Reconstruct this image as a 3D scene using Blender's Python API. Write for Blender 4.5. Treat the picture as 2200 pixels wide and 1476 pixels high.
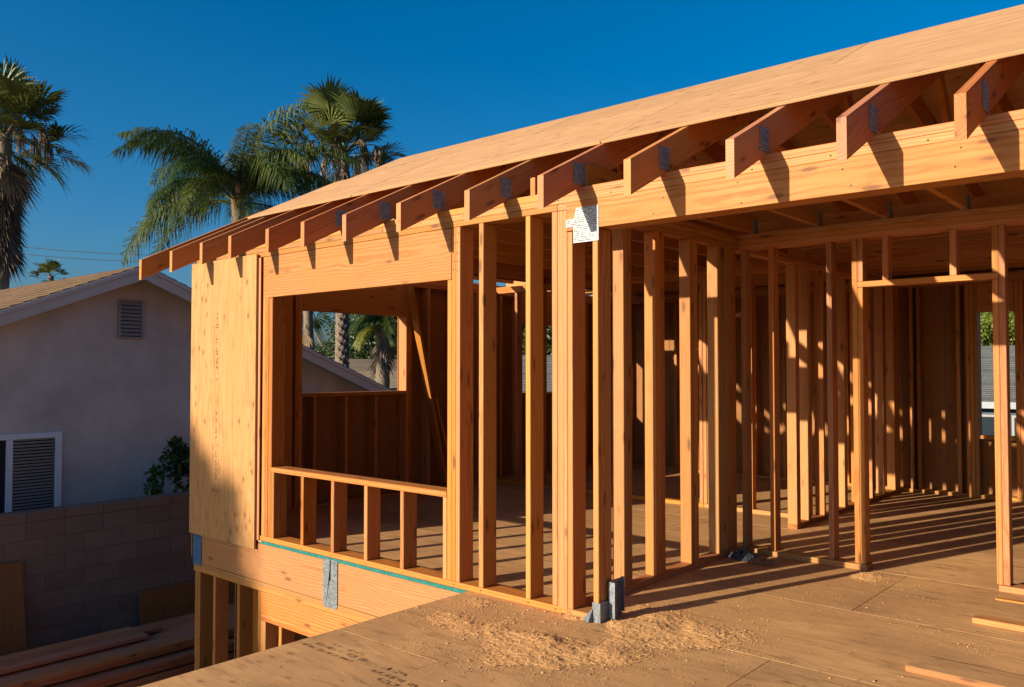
import bpy, math, random
import numpy as np
from mathutils import Matrix, Vector, noise as mnoise

for o in list(bpy.data.objects):
    bpy.data.objects.remove(o)
sc = bpy.context.scene
col = sc.collection
R = math.radians
rnd = random.Random(7)

# ------------------------------------------------------------------ camera
cam_d = bpy.data.cameras.new('camera')
cam_d.lens = 36.0 * 1792.0 / 2200.0
cam_d.sensor_width = 36.0
cam_d.clip_start = 0.05
cam_d.clip_end = 2000
cam = bpy.data.objects.new('camera', cam_d)
col.objects.link(cam)
cam.location = (2.7796, -3.9601, 1.46)
cam.rotation_euler = (R(90 + 1.662), 0, R(41.03))
sc.camera = cam

# ------------------------------------------------------------------ sky and sun
SUN_AZ, SUN_EL = 19.0, 15.5          # the light travels 18 deg off +Y towards +X
world = bpy.data.worlds.new('World')
sc.world = world
world.use_nodes = True
wn = world.node_tree
for n in list(wn.nodes):
    wn.nodes.remove(n)
sky = wn.nodes.new('ShaderNodeTexSky')
sky.sky_type = 'NISHITA'
sky.sun_disc = False
sky.sun_elevation = R(SUN_EL)
sky.sun_rotation = R(180 + SUN_AZ)
sky.altitude = 100
sky.air_density = 1.0
sky.dust_density = 2.5
sky.ozone_density = 6.0
bg = wn.nodes.new('ShaderNodeBackground')
bg.inputs['Strength'].default_value = 0.082
wo = wn.nodes.new('ShaderNodeOutputWorld')
hsv = wn.nodes.new('ShaderNodeHueSaturation')
hsv.inputs['Hue'].default_value = 0.4935
hsv.inputs['Saturation'].default_value = 1.24
wn.links.new(sky.outputs[0], hsv.inputs['Color'])
wn.links.new(hsv.outputs[0], bg.inputs['Color'])
wn.links.new(bg.outputs[0], wo.inputs['Surface'])

sun_d = bpy.data.lights.new('sun', 'SUN')
sun_d.energy = 5.0
sun_d.angle = R(0.53)
sun_d.color = (1.0, 0.92, 0.72)
sun = bpy.data.objects.new('sun', sun_d)
col.objects.link(sun)
ld = Vector((math.sin(R(SUN_AZ)) * math.cos(R(SUN_EL)), math.cos(R(SUN_AZ)) * math.cos(R(SUN_EL)), -math.sin(R(SUN_EL))))
sun.rotation_euler = ld.to_track_quat('-Z', 'Y').to_euler()
sun.location = (-6, -18, 12)

vs = sc.view_settings
vs.view_transform = 'Standard'
vs.look = 'None'
vs.exposure = 0.86
vs.gamma = 1.0
vs.use_curve_mapping = False

# ------------------------------------------------------------------ helpers
WM = {}

def link(o, parent=None, world_m=None):
    col.objects.link(o)
    m = world_m if world_m is not None else Matrix.Identity(4)
    WM[o.name] = m
    if parent is not None:
        o.parent = parent
        o.matrix_parent_inverse = WM[parent.name].inverted()
    o.matrix_basis = m
    return o

def tag(o, label=None, cat=None, group=None, kind=None):
    if label: o['label'] = label
    if cat: o['category'] = cat
    if group: o['group'] = group
    if kind: o['kind'] = kind
    return o

def empty(name, loc, label=None, cat=None, group=None, kind=None):
    o = bpy.data.objects.new(name, None)
    o.empty_display_size = 0.2
    link(o, None, Matrix.Translation(Vector(loc)))
    return tag(o, label, cat, group, kind)

def mesh_from(name, verts, faces, mat=None, smooth=False, midx=None):
    me = bpy.data.meshes.new(name)
    me.from_pydata([tuple(v) for v in verts], [], faces)
    if mat is not None:
        for m in (mat if isinstance(mat, (list, tuple)) else [mat]):
            me.materials.append(m)
    if midx is not None:
        me.polygons.foreach_set('material_index', midx)
    if smooth:
        me.polygons.foreach_set('use_smooth', [True] * len(me.polygons))
    me.update()
    return me

def fast_mesh(name, V, F, mat, smooth=False):
    """V (n,3) float array, F (m,k) int array, all faces the same size."""
    V = np.asarray(V, np.float32); F = np.asarray(F, np.int32)
    me = bpy.data.meshes.new(name)
    me.vertices.add(len(V)); me.vertices.foreach_set('co', V.ravel())
    k = F.shape[1]
    me.loops.add(F.size); me.loops.foreach_set('vertex_index', F.ravel())
    me.polygons.add(len(F))
    me.polygons.foreach_set('loop_start', np.arange(0, F.size, k, dtype=np.int32))
    me.polygons.foreach_set('loop_total', np.full(len(F), k, np.int32))
    if smooth:
        me.polygons.foreach_set('use_smooth', np.ones(len(F), bool))
    me.update(calc_edges=True)
    me.validate()
    for m in (mat if isinstance(mat, (list, tuple)) else [mat]):
        me.materials.append(m)
    return me

def ob(name, me, parent=None, world_m=None):
    return link(bpy.data.objects.new(name, me), parent, world_m)

# chamfered box, length along local X
_box_cache = {}
def box_mesh(L, W, H, mat, c=0.002):
    key = (round(L, 4), round(W, 4), round(H, 4), mat.name)
    if key in _box_cache:
        return _box_cache[key]
    c = min(c, L * .2, W * .2, H * .2)
    V = []; idx = {}
    for sx in (-1, 1):
        for sy in (-1, 1):
            for sz in (-1, 1):
                X, Y, Z = sx * L / 2, sy * W / 2, sz * H / 2
                for ax in range(3):
                    p = [X - sx * c, Y - sy * c, Z - sz * c]
                    p[ax] = (X, Y, Z)[ax]
                    idx[(sx, sy, sz, ax)] = len(V); V.append(p)
    F = []
    s2 = (-1, 1)
    for ax in range(3):
        a, b = [i for i in range(3) if i != ax]
        for s in s2:
            q = []
            for (u, v) in ((-1, -1), (1, -1), (1, 1), (-1, 1)):
                k = [0, 0, 0]; k[ax] = s; k[a] = u; k[b] = v
                q.append(idx[(k[0], k[1], k[2], ax)])
            if (s > 0) == (ax == 1): q.reverse()
            F.append(q)
    for ax in range(3):      # edges running along ax, between faces a and b
        a, b = [i for i in range(3) if i != ax]
        for u in s2:
            for v in s2:
                q = []
                for (t, f) in ((-1, a), (1, a), (1, b), (-1, b)):
                    k = [0, 0, 0]; k[ax] = t; k[a] = u; k[b] = v
                    q.append(idx[(k[0], k[1], k[2], f)])
                F.append(q)
    for sx in s2:
        for sy in s2:
            for sz in s2:
                F.append([idx[(sx, sy, sz, i)] for i in range(3)])
    me = mesh_from('box', V, F, mat)
    import bmesh
    bm = bmesh.new(); bm.from_mesh(me)
    bmesh.ops.recalc_face_normals(bm, faces=bm.faces)
    bm.to_mesh(me); bm.free()
    _box_cache[key] = me
    return me

ROT = {'x': Matrix.Identity(4),
       'y': Matrix.Rotation(R(90), 4, 'Z'),
       'z': Matrix.Rotation(R(-90), 4, 'Y')}

def box(name, x0, x1, y0, y1, z0, z1, mat, parent=None, axis=None, c=0.002):
    d = (x1 - x0, y1 - y0, z1 - z0)
    if axis is None:
        axis = 'xyz'[d.index(max(d))]
    dims = {'x': (d[0], d[1], d[2]), 'y': (d[1], d[0], d[2]), 'z': (d[2], d[1], d[0])}[axis]
    me = box_mesh(*dims, mat, c)
    m = Matrix.Translation(((x0 + x1) / 2, (y0 + y1) / 2, (z0 + z1) / 2)) @ ROT[axis]
    return ob(name, me, parent, m)

def bar(name, p, q, w, h, mat, parent=None, roll=0, c=0.002):
    """straight board from p to q (centre line), w across, h the other way"""
    p, q = Vector(p), Vector(q)
    d = q - p
    rot = d.to_track_quat('X', 'Z').to_matrix().to_4x4() @ Matrix.Rotation(roll, 4, 'X')
    m = Matrix.Translation((p + q) / 2) @ rot
    return ob(name, box_mesh(d.length, w, h, mat, c), parent, m)

def solid(name, verts, faces, mat, parent=None, origin=(0, 0, 0), rot=None, smooth=False):
    """mesh given in world coordinates, stored in a local frame"""
    m = Matrix.Translation(Vector(origin)) @ (rot if rot is not None else Matrix.Identity(4))
    mi = m.inverted()
    me = mesh_from(name, [mi @ Vector(v) for v in verts], faces, mat, smooth)
    return ob(name, me, parent, m)

HEX = [(0, 3, 2, 1), (4, 5, 6, 7), (0, 1, 5, 4), (1, 2, 6, 5), (2, 3, 7, 6), (3, 0, 4, 7)]

# ------------------------------------------------------------------ materials
class NT:
    def __init__(s, name):
        s.m = bpy.data.materials.new(name); s.m.use_nodes = True
        s.t = s.m.node_tree
        s.b = s.t.nodes['Principled BSDF']
    def n(s, typ, **kw):
        nd = s.t.nodes.new(typ)
        for k, v in kw.items():
            if k == 'inp':
                for kk, vv in v.items(): nd.inputs[kk].default_value = vv
            else: setattr(nd, k, v)
        return nd
    def l(s, a, b): s.t.links.new(a, b)
    def val(s, x, sock):
        if hasattr(x, 'links') or hasattr(x, 'is_linked'): s.l(x, sock)
        else: sock.default_value = x
    def math(s, op, a, b=0.0, c=None, clamp=False):
        nd = s.n('ShaderNodeMath', operation=op, use_clamp=clamp)
        s.val(a, nd.inputs[0]); s.val(b, nd.inputs[1])
        if c is not None: s.val(c, nd.inputs[2])
        return nd.outputs[0]
    def noise(s, vec, scale, detail=3, rough=.55, dist=0.0):
        nd = s.n('ShaderNodeTexNoise', inp={'Scale': scale, 'Detail': detail, 'Roughness': rough, 'Distortion': dist})
        s.l(vec, nd.inputs['Vector']); return nd.outputs['Fac']
    def mapping(s, vec, scale=(1, 1, 1), loc=(0, 0, 0)):
        nd = s.n('ShaderNodeMapping'); s.l(vec, nd.inputs['Vector'])
        nd.inputs['Scale'].default_value = scale; nd.inputs['Location'].default_value = loc
        return nd.outputs[0]
    def ramp(s, fac, stops):
        nd = s.n('ShaderNodeValToRGB'); cr = nd.color_ramp
        while len(cr.elements) < len(stops): cr.elements.new(.5)
        for e, (p, c) in zip(cr.elements, stops):
            e.position = p
            e.color = (c, c, c, 1) if not isinstance(c, (tuple, list)) else (*c, 1)
        s.l(fac, nd.inputs[0]); return nd.outputs[0]
    def mix(s, fac, a, b, typ='MIX'):
        nd = s.n('ShaderNodeMix', data_type='RGBA', blend_type=typ)
        s.val(fac, nd.inputs['Factor'])
        for x, i in ((a, 6), (b, 7)):
            if isinstance(x, (tuple, list)): nd.inputs[i].default_value = (*x, 1)
            else: s.l(x, nd.inputs[i])
        return nd.outputs[2]
    def bump(s, h, strength=.3, dist=.01):
        nd = s.n('ShaderNodeBump', inp={'Strength': strength, 'Distance': dist})
        s.l(h, nd.inputs['Height']); s.l(nd.outputs[0], s.b.inputs['Normal'])
    def objvec(s, seed=31.0):
        tc = s.n('ShaderNodeTexCoord'); oi = s.n('ShaderNodeObjectInfo')
        cx = s.n('ShaderNodeCombineXYZ')
        s.l(s.math('MULTIPLY', oi.outputs['Random'], seed), cx.inputs[0])
        s.l(s.math('MULTIPLY', oi.outputs['Random'], seed * 1.7), cx.inputs[1])
        s.l(s.math('MULTIPLY', oi.outputs['Random'], seed * 2.3), cx.inputs[2])
        ad = s.n('ShaderNodeVectorMath', operation='ADD')
        s.l(tc.outputs['Object'], ad.inputs[0]); s.l(cx.outputs[0], ad.inputs[1])
        return tc.outputs['Object'], ad.outputs[0], oi.outputs['Random']
    def world(s):
        return s.n('ShaderNodeNewGeometry').outputs['Position']
    def done(s, color, rough=.7, spec=.3, metal=0.0):
        s.val(color if not isinstance(color, tuple) else (*color, 1), s.b.inputs['Base Color'])
        s.val(rough, s.b.inputs['Roughness'])
        s.b.inputs['Specular IOR Level'].default_value = spec
        s.val(metal, s.b.inputs['Metallic'])
        return s.m

def lumber(name, light, dark, knot=(.12, .042, .014), var=.46, ringf=430.0):
    s = NT(name)
    P, Q, rv = s.objvec()
    sep = s.n('ShaderNodeSeparateXYZ'); s.l(P, sep.inputs[0])
    warp = s.noise(s.mapping(Q, (1.6, 5, 5)), 1.0, 2)
    r2 = s.math('FRACT', s.math('MULTIPLY', rv, 17.31))
    yy = s.math('ADD', s.math('ADD', sep.outputs[1], s.math('MULTIPLY_ADD', rv, .16, -.08)), s.math('MULTIPLY', warp, .05))
    zz = s.math('ADD', s.math('ADD', sep.outputs[2], s.math('MULTIPLY_ADD', r2, .20, -.10)), s.math('MULTIPLY', warp, .06))
    rr = s.math('SQRT', s.math('ADD', s.math('MULTIPLY', yy, yy), s.math('MULTIPLY', zz, zz)))
    ph = s.math('MULTIPLY_ADD', rr, ringf, s.math('MULTIPLY', s.noise(Q, 9.0, 2), 3.0))
    w = s.math('MULTIPLY_ADD', s.math('SINE', ph), .5, .5)
    ring = s.math('POWER', w, 2.2)
    fib = s.noise(s.mapping(Q, (5, 190, 190)), 1.0, 4, .6)
    big = s.noise(s.mapping(Q, (1.7, 12, 12)), 1.0, 3)
    c = s.mix(s.math('MULTIPLY', ring, .72), light, dark)
    c = s.mix(s.ramp(fib, [(.3, .60), (.66, 0.0)]), c, dark)
    # heartwood / sapwood drift
    c = s.mix(s.ramp(big, [(.36, 0.0), (.66, .75)]), c, tuple(a * b for a, b in zip(light, (.86, .70, .52))))
    # knots
    kv = s.n('ShaderNodeTexVoronoi', feature='F1', inp={'Scale': 1.0, 'Randomness': 1.0})
    wv = s.n('ShaderNodeVectorMath', operation='ADD')
    s.l(s.mapping(Q, (4.2, 15.0, 15.0)), wv.inputs[0])
    nz = s.n('ShaderNodeTexNoise', inp={'Scale': 20.0}); s.l(Q, nz.inputs['Vector'])
    sc_ = s.n('ShaderNodeVectorMath', operation='SCALE'); s.l(nz.outputs['Color'], sc_.inputs[0]); sc_.inputs['Scale'].default_value = .10
    s.l(sc_.outputs[0], wv.inputs[1]); s.l(wv.outputs[0], kv.inputs['Vector'])
    ks = s.n('ShaderNodeSeparateColor'); s.l(kv.outputs['Color'], ks.inputs[0])
    sel = s.math('GREATER_THAN', ks.outputs[0], .60)
    k1 = s.math('MULTIPLY', s.ramp(kv.outputs['Distance'], [(.06, 1.0), (.16, .80), (.22, .20), (.38, 0.0)]), sel)
    c = s.mix(s.math('MULTIPLY', k1, .85), c, knot)
    # board to board difference
    g = s.math('MULTIPLY_ADD', r2, var, 1.0 - var * .55)
    hs = s.n('ShaderNodeHueSaturation')
    s.l(s.math('MULTIPLY_ADD', rv, .014, .4920), hs.inputs['Hue'])
    s.l(s.math('MULTIPLY_ADD', s.math('FRACT', s.math('MULTIPLY', rv, 7.7)), .12, .96), hs.inputs['Saturation'])
    s.l(g, hs.inputs['Value']); s.l(c, hs.inputs['Color'])
    s.bump(s.math('ADD', s.math('MULTIPLY', fib, .7), s.math('MULTIPLY', ring, .3)), .25, .0015)
    return s.done(hs.outputs[0], .62, .28)

def plywood(name, light, dark, knots=.72, stain=0.0, ply_axis=2, thick=.018, dirt=None):
    """face grain along local X, plies stacked along local Z"""
    s = NT(name)
    P, Q, rv = s.objvec(53.0)
    warp = s.noise(s.mapping(Q, (.9, 3.0, 3.0)), 1.0, 3)
    nz = s.noise(s.mapping(Q, (.7, 6.5, 6.5)), 1.0, 3, .6, .6)
    cath = s.math('MULTIPLY_ADD', s.math('SINE', s.math('MULTIPLY_ADD', nz, 46.0, s.math('MULTIPLY', warp, 8.0))), .5, .5)
    fib = s.noise(s.mapping(Q, (4, 120, 120)), 1.0, 4, .6)
    big = s.noise(s.mapping(Q, (.8, 2.6, 2.6)), 1.0, 3)
    c = s.mix(s.math('MULTIPLY', s.math('POWER', cath, 1.6), .50), light, dark)
    c = s.mix(s.ramp(fib, [(.3, .35), (.66, 0.0)]), c, dark)
    c = s.mix(s.ramp(big, [(.35, 0.0), (.75, .5)]), c, tuple(a * b for a, b in zip(light, (.90, .80, .70))))
    kv = s.n('ShaderNodeTexVoronoi', feature='F1', inp={'Scale': 1.0, 'Randomness': 1.0})
    s.l(s.mapping(Q, (6.5, 13.0, 13.0)), kv.inputs['Vector'])
    ks = s.n('ShaderNodeSeparateColor'); s.l(kv.outputs['Color'], ks.inputs[0])
    clus = s.math('ADD', s.math('MULTIPLY', ks.outputs[0], .5), s.noise(s.mapping(Q, (1.4, .9, .9)), 1.0, 1))
    sel = s.math('GREATER_THAN', clus, knots)
    k1 = s.math('MULTIPLY', s.ramp(kv.outputs['Distance'], [(.06, 1.0), (.13, .75), (.20, .22), (.42, 0.0)]), sel)
    c = s.mix(s.math('MULTIPLY', k1, .8), c, (.125, .045, .017))
    # short dark splits along the grain
    sp = s.noise(s.mapping(Q, (3.5, 40, 40)), 1.0, 2, .5)
    c = s.mix(s.ramp(sp, [(.665, 0.0), (.75, .60)]), c, (.17, .07, .03))
    if dirt is not None:
        W = s.world()
        d1 = s.noise(s.mapping(W, (1.1, 1.1, 1.1)), 1.0, 5, .65)
        c = s.mix(s.ramp(d1, [(.36, .85), (.60, .10)]), c, dirt)
        d2 = s.noise(s.mapping(W, (1.5, 7.5, 1)), 1.5, 5, .72)
        c = s.mix(s.ramp(d2, [(.54, 0.0), (.68, .65)]), c, tuple(a * .42 for a in dirt))
    if dirt is not None:
        d3 = s.noise(s.mapping(W, (.55, .9, 1)), 1.3, 4, .6)
        c = s.mix(s.ramp(d3, [(.42, 0.0), (.66, .45)]), c, tuple(a * .60 for a in dirt))
        d4 = s.noise(s.mapping(W, (2.2, 14.0, 1)), 1.2, 5, .75)
        c = s.mix(s.ramp(d4, [(.60, 0.0), (.70, .50)]), c, (.10, .075, .055))
    # plies on the cut edges
    geo = s.n('ShaderNodeTexCoord')
    nsep = s.n('ShaderNodeSeparateXYZ'); s.l(geo.outputs['Normal'], nsep.inputs[0])
    edge = s.math('LESS_THAN', s.math('ABSOLUTE', nsep.outputs[2]), .5)
    psep = s.n('ShaderNodeSeparateXYZ'); s.l(P, psep.inputs[0])
    band = s.math('GREATER_THAN', s.math('SINE', s.math('MULTIPLY', psep.outputs[2], 2 * math.pi / (thick / 2.4))), 0.15)
    ce = s.mix(s.math('MULTIPLY', band, .8), tuple(a * 1.05 for a in light), tuple(a * .55 for a in dark))
    c = s.mix(edge, c, ce)
    hs = s.n('ShaderNodeHueSaturation')
    s.l(s.math('MULTIPLY_ADD', s.math('FRACT', s.math('MULTIPLY', rv, 9.1)), .18, .91), hs.inputs['Value'])
    s.l(c, hs.inputs['Color'])
    s.bump(s.math('ADD', fib, s.math('MULTIPLY', cath, .4)), .25, .0015)
    return s.done(hs.outputs[0], .72, .22)

M = {}
M['fir'] = lumber('fir_lumber', (.485, .222, .070), (.275, .088, .019))
M['fir_big'] = lumber('fir_timber', (.480, .228, .080), (.260, .085, .020), ringf=300.0, var=.20)
M['fir_red'] = lumber('fir_rafter', (.53, .225, .088), (.32, .105, .032), var=.22)
M['fir_dark'] = lumber('fir_stored', (.46, .20, .11), (.33, .125, .06), var=.25)
M['ply_wall'] = plywood('plywood_wall', (.480, .245, .090), (.315, .130, .038), knots=.67)
M['ply_roof'] = plywood('plywood_roof', (.51, .282, .135), (.315, .135, .048), knots=.90)
M['ply_floor'] = plywood('plywood_floor', (.66, .360, .150), (.40, .180, .062), knots=.88, dirt=(.43, .215, .092))
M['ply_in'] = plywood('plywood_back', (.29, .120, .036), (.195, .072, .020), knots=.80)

def galv(name, base=(.62, .64, .66), holes=False, pitch=.013):
    s = NT(name)
    P, Q, rv = s.objvec(11.0)
    v = s.n('ShaderNodeTexVoronoi', feature='F1', inp={'Scale': 90.0}); s.l(Q, v.inputs['Vector'])
    cs = s.n('ShaderNodeSeparateColor'); s.l(v.outputs['Color'], cs.inputs[0])
    n2 = s.noise(Q, 30, 3)
    c = s.mix(cs.outputs[0], base, tuple(b * .55 for b in base))
    c = s.mix(s.ramp(n2, [(.45, 0.0), (.7, .5)]), c, tuple(b * .35 for b in base))
    s.bump(cs.outputs[1], .35, .002)
    return s.done(c, s.math('MULTIPLY_ADD', cs.outputs[2], .3, .28), .5, 0.25)
M['galv'] = galv('galvanised_steel', (.22, .23, .245))
M['galv_dark'] = galv('galvanised_steel_weathered', (.26, .27, .29))

def flat(name, color, rough=.7, spec=.3, metal=0.0, nscale=None, namp=.2, bump=0.0, bscale=60):
    s = NT(name)
    if nscale:
        W = s.world()
        f = s.noise(W, nscale, 4, .6)
        c = s.mix(s.ramp(f, [(.3, 0.0), (.7, 1.0)]), tuple(a * (1 - namp) for a in color), tuple(min(1, a * (1 + namp)) for a in color))
        if bump: s.bump(s.noise(W, bscale, 5, .65), bump, .01)
        return s.done(c, rough, spec, metal)
    return s.done(color, rough, spec, metal)

M['teal'] = flat('teal_foam', (.018, .135, .115), .8, .2, 0, 40, .35)
M['blue_paint'] = flat('blue_coated_steel', (.055, .13, .24), .45, .5, .3, 25, .35)
M['stucco'] = flat('grey_stucco', (.53, .470, .430), .95, .1, 0, 1.3, .20, .9, 38)
M['trim'] = flat('painted_trim', (.50, .435, .39), .7, .3, 0, 3, .08)
M['white_vinyl'] = flat('white_vinyl', (.70, .72, .78), .4, .4, 0, 6, .04)
M['blind'] = flat('blind_slat', (.70, .76, .80), .5, .4, 0, 4, .06)
M['vent'] = flat('vent_paint', (.30, .26, .245), .7, .3, 0, 5, .08)
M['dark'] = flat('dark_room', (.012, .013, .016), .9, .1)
M['dirt'] = flat('bare_earth', (.32, .215, .135), .95, .1, 0, .8, .35, .7, 9)
M['ground_far'] = M['dirt']
M['concrete'] = flat('concrete', (.34, .32, .29), .9, .2, 0, 2, .15, .3, 50)
M['dust'] = flat('sawdust', (.66, .330, .130), .95, .05, 0, 110, .45, .8, 260)
M['chip'] = flat('sawdust_chip', (.70, .370, .155), .9, .1, 0, 120, .45)
M['ink'] = flat('stamp_ink', (.10, .062, .040), .8, .1, 0, 35, .45)
M['wire'] = flat('cable', (.03, .03, .035), .6, .3)
M['bag'] = flat('grey_plastic', (.028, .034, .042), .25, .6, 0, 14, .6)
M['bagpaper'] = flat('brown_paper', (.20, .105, .06), .8, .2, 0, 8, .25)
M['tarp'] = flat('pale_blue_sheet', (.20, .29, .37), .5, .4, 0, 5, .15)
M['asphalt'] = flat('asphalt', (.05, .05, .052), .9, .2, 0, 8, .25)
M['white_wall'] = flat('white_wall', (.34, .345, .35), .8, .2, 0, 2, .06)
M['dusk_wall'] = flat('slate_blue_wall', (.07, .09, .115), .8, .2, 0, 2, .1)
M['blue_wall'] = flat('pale_blue_wall', (.36, .43, .50), .8, .2, 0, 2, .06)
M['gutter'] = flat('white_gutter', (.26, .265, .28), .4, .4, 0, 4, .05)
M['bark'] = flat('bark', (.16, .115, .08), .95, .1, 0, 9, .4, .9, 16)

def glass(name, tint=(.02, .028, .035)):
    s = NT(name)
    return s.done(tint, .06, .6)
M['glass'] = glass('window_glass')
def clear_glass():
    s = NT('clear_pane')
    out = [n_ for n_ in s.t.nodes if n_.type == 'OUTPUT_MATERIAL'][0]
    gl = s.n('ShaderNodeBsdfGlossy', inp={'Roughness': .03, 'Color': (.9, .95, 1, 1)}); tr = s.n('ShaderNodeBsdfTransparent', inp={'Color': (.86, .90, .92, 1)})
    fr_ = s.n('ShaderNodeFresnel', inp={'IOR': 1.6}); mx = s.n('ShaderNodeMixShader')
    s.l(fr_.outputs[0], mx.inputs[0]); s.l(tr.outputs[0], mx.inputs[1]); s.l(gl.outputs[0], mx.inputs[2]); s.l(mx.outputs[0], out.inputs['Surface'])
    return s.m
M['clear'] = clear_glass()

def cmu():
    s = NT('concrete_block')
    P, Q, rv = s.objvec(19.0)
    n1 = s.noise(Q, 3.0, 4); n2 = s.noise(Q, 70, 3)
    c = s.mix(n1, (.215, .138, .103), (.285, .188, .138))
    c = s.mix(s.ramp(n2, [(.4, .3), (.6, 0.0)]), c, (.12, .085, .07))
    g = s.n('ShaderNodeHueSaturation'); s.l(c, g.inputs['Color'])
    s.l(s.math('MULTIPLY_ADD', rv, .20, .90), g.inputs['Value'])
    s.bump(n2, .5, .004)
    return s.done(g.outputs[0], .95, .1)
M['cmu'] = cmu()
M['mortar'] = flat('mortar', (.19, .13, .10), .95, .1, 0, 20, .2, .4, 80)

def shingle(name, a, b):
    s = NT(name)
    W = s.world()
    v = s.n('ShaderNodeTexBrick', inp={'Scale': 1.0, 'Mortar Size': .006, 'Brick Width': .30, 'Row Height': .14, 'Color1': (*a, 1), 'Color2': (*b, 1), 'Mortar': (*[x * .45 for x in b], 1)})
    tc = s.n('ShaderNodeTexCoord'); s.l(tc.outputs['Object'], v.inputs['Vector'])
    n = s.noise(W, 2.2, 4); n2 = s.noise(W, 120, 2)
    c = s.mix(s.ramp(n, [(.3, 0.0), (.75, .5)]), v.outputs['Color'], tuple(x * .6 for x in b))
    c = s.mix(s.ramp(n2, [(.35, .35), (.65, 0.0)]), c, tuple(x * .5 for x in b))
    s.bump(n2, .4, .004)
    return s.done(c, .95, .1)
M['shingle'] = shingle('brown_shingle', (.20, .118, .066), (.15, .088, .052))
M['shingle2'] = shingle('grey_shingle', (.165, .16, .15), (.13, .128, .12))
M['shingle3'] = shingle('tan_shingle', (.33, .24, .16), (.26, .185, .125))

def leafmat(name, a, b, trans=.25, rough=.45, spec=.4):
    s = NT(name)
    oi = s.n('ShaderNodeObjectInfo')
    W = s.world()
    n = s.noise(W, 2.3, 3)
    f = s.math('ADD', s.math('MULTIPLY', n, .6), s.math('MULTIPLY', oi.outputs['Random'], .4))
    c = s.mix(s.ramp(f, [(.3, 0.0), (.72, 1.0)]), a, b)
    m = s.done(c, rough, spec)
    # light through the blade
    tr = s.n('ShaderNodeBsdfTranslucent'); s.l(c, tr.inputs['Color'])
    mx = s.n('ShaderNodeMixShader'); mx.inputs[0].default_value = trans
    out = [n_ for n_ in s.t.nodes if n_.type == 'OUTPUT_MATERIAL'][0]
    s.l(s.b.outputs[0], mx.inputs[1]); s.l(tr.outputs[0], mx.inputs[2]); s.l(mx.outputs[0], out.inputs['Surface'])
    return m
M['fan'] = leafmat('fan_palm_blade', (.045, .062, .012), (.135, .145, .030), .22)
M['queen'] = leafmat('queen_palm_leaflet', (.034, .064, .012), (.130, .140, .024), .25, .48, .28)
M['yellow'] = leafmat('yellowing_leaflet', (.12, .13, .015), (.22, .20, .03), .30)
M['deadleaf'] = leafmat('dead_frond', (.19, .125, .075), (.34, .235, .145), .12, .8, .1)
M['skirt'] = leafmat('palm_skirt', (.10, .075, .060), (.20, .145, .11), .08, .85, .1)
M['leafdark'] = leafmat('dark_tree_leaf', (.030, .052, .012), (.085, .110, .026), .22)
M['leafbright'] = leafmat('bright_tree_leaf', (.090, .120, .014), (.23, .26, .034), .32)
M['leafmid'] = leafmat('tree_leaf', (.055, .080, .016), (.150, .165, .040), .27)
M['shrubleaf'] = leafmat('shrub_leaf', (.035, .085, .012), (.14, .23, .03), .3, .3, .55)
def trunkmat():
    s = NT('palm_trunk')
    P, Q, rv = s.objvec(5.0)
    n = s.noise(s.mapping(Q, (6, 6, 22)), 1.0, 4); n2 = s.noise(Q, 25, 3)
    c = s.mix(n, (.12, .085, .065), (.27, .205, .155))
    c = s.mix(s.ramp(n2, [(.35, .5), (.6, 0.0)]), c, (.07, .05, .038))
    s.bump(n, .8, .03)
    return s.done(c, .95, .1)
M['trunk'] = trunkmat()
M['sheath'] = flat('crown_shaft', (.20, .105, .05), .8, .2, 0, 5, .35)

GROUND = -2.2
# ------------------------------------------------------------------ ground
g = solid('ground', [(-400, -400, GROUND), (400, -400, GROUND), (400, 400, GROUND), (-400, 400, GROUND)], [(0, 1, 2, 3)], M['dirt'])
tag(g, kind='structure')

# ------------------------------------------------------------------ raised floor
sf = empty('subfloor', (0, 0, -.3), kind='structure')
box('floor_core', -1.03, 6.9, -7.2, -.004, -.30, -.022, M['fir'], sf)
box('floor_core', -4.44, 6.9, 0.05, 6.66, -.30, -.0265, M['fir'], sf)
rows = [(-7.20, -6.635, 1.9), (-6.635, -5.517, .4), (-5.517, -4.399, 1.6), (-4.399, -3.281, .2), (-3.281, -2.163, 1.45), (-2.163, -1.045, -.25), (-1.045, .073, .986), (.073, 1.191, -.2),
        (1.191, 2.309, 1.0), (2.309, 3.427, -.3), (3.427, 4.545, .9), (4.545, 5.663, -.2), (5.663, 6.655, .95)]
for (y0, y1, xs) in rows:
    xl = -1.05 if y1 < .05 else -4.60
    cuts = [xs + 2.44 * k for k in range(-4, 5)]
    def panels(y0, y1, xl, xr=6.9):
        e = [xl] + [c for c in cuts if xl + .15 < c < xr - .15] + [xr]
        for a, b in zip(e, e[1:]):
            dz = rnd.uniform(-.0008, .0008)
            box('plywood_panel', a + .0015, b - .0015, y0 + .0015, y1 - .0015, -.0215 + dz, dz - .0005, M['ply_floor'], sf, 'x', .001)
    if y0 < 0 < y1:
        panels(y0, y1, -1.05)
        # strip inside the left room, behind the plate line
        box('plywood_panel', -4.60, -2.15, .004, y1 - .0015, -.021, -.001, M['ply_floor'], sf, 'x', .001)
        box('plywood_panel', -2.147, -1.053, .004, y1 - .0015, -.0215, -.0005, M['ply_floor'], sf, 'x', .001)
    else:
        panels(y0, y1, xl)

# ------------------------------------------------------------------ the house frame
H = empty('house_frame', (-.5, 3.2, -.3), 'unfinished timber house frame with bare plywood roof deck and open stud walls', 'house')
F_, T2 = M['fir'], .0405
D6, D4 = .135, .089
ST, P1, P2, P3 = 2.405, 2.446, 2.487, 2.528     # stud tops and the three plates

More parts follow.
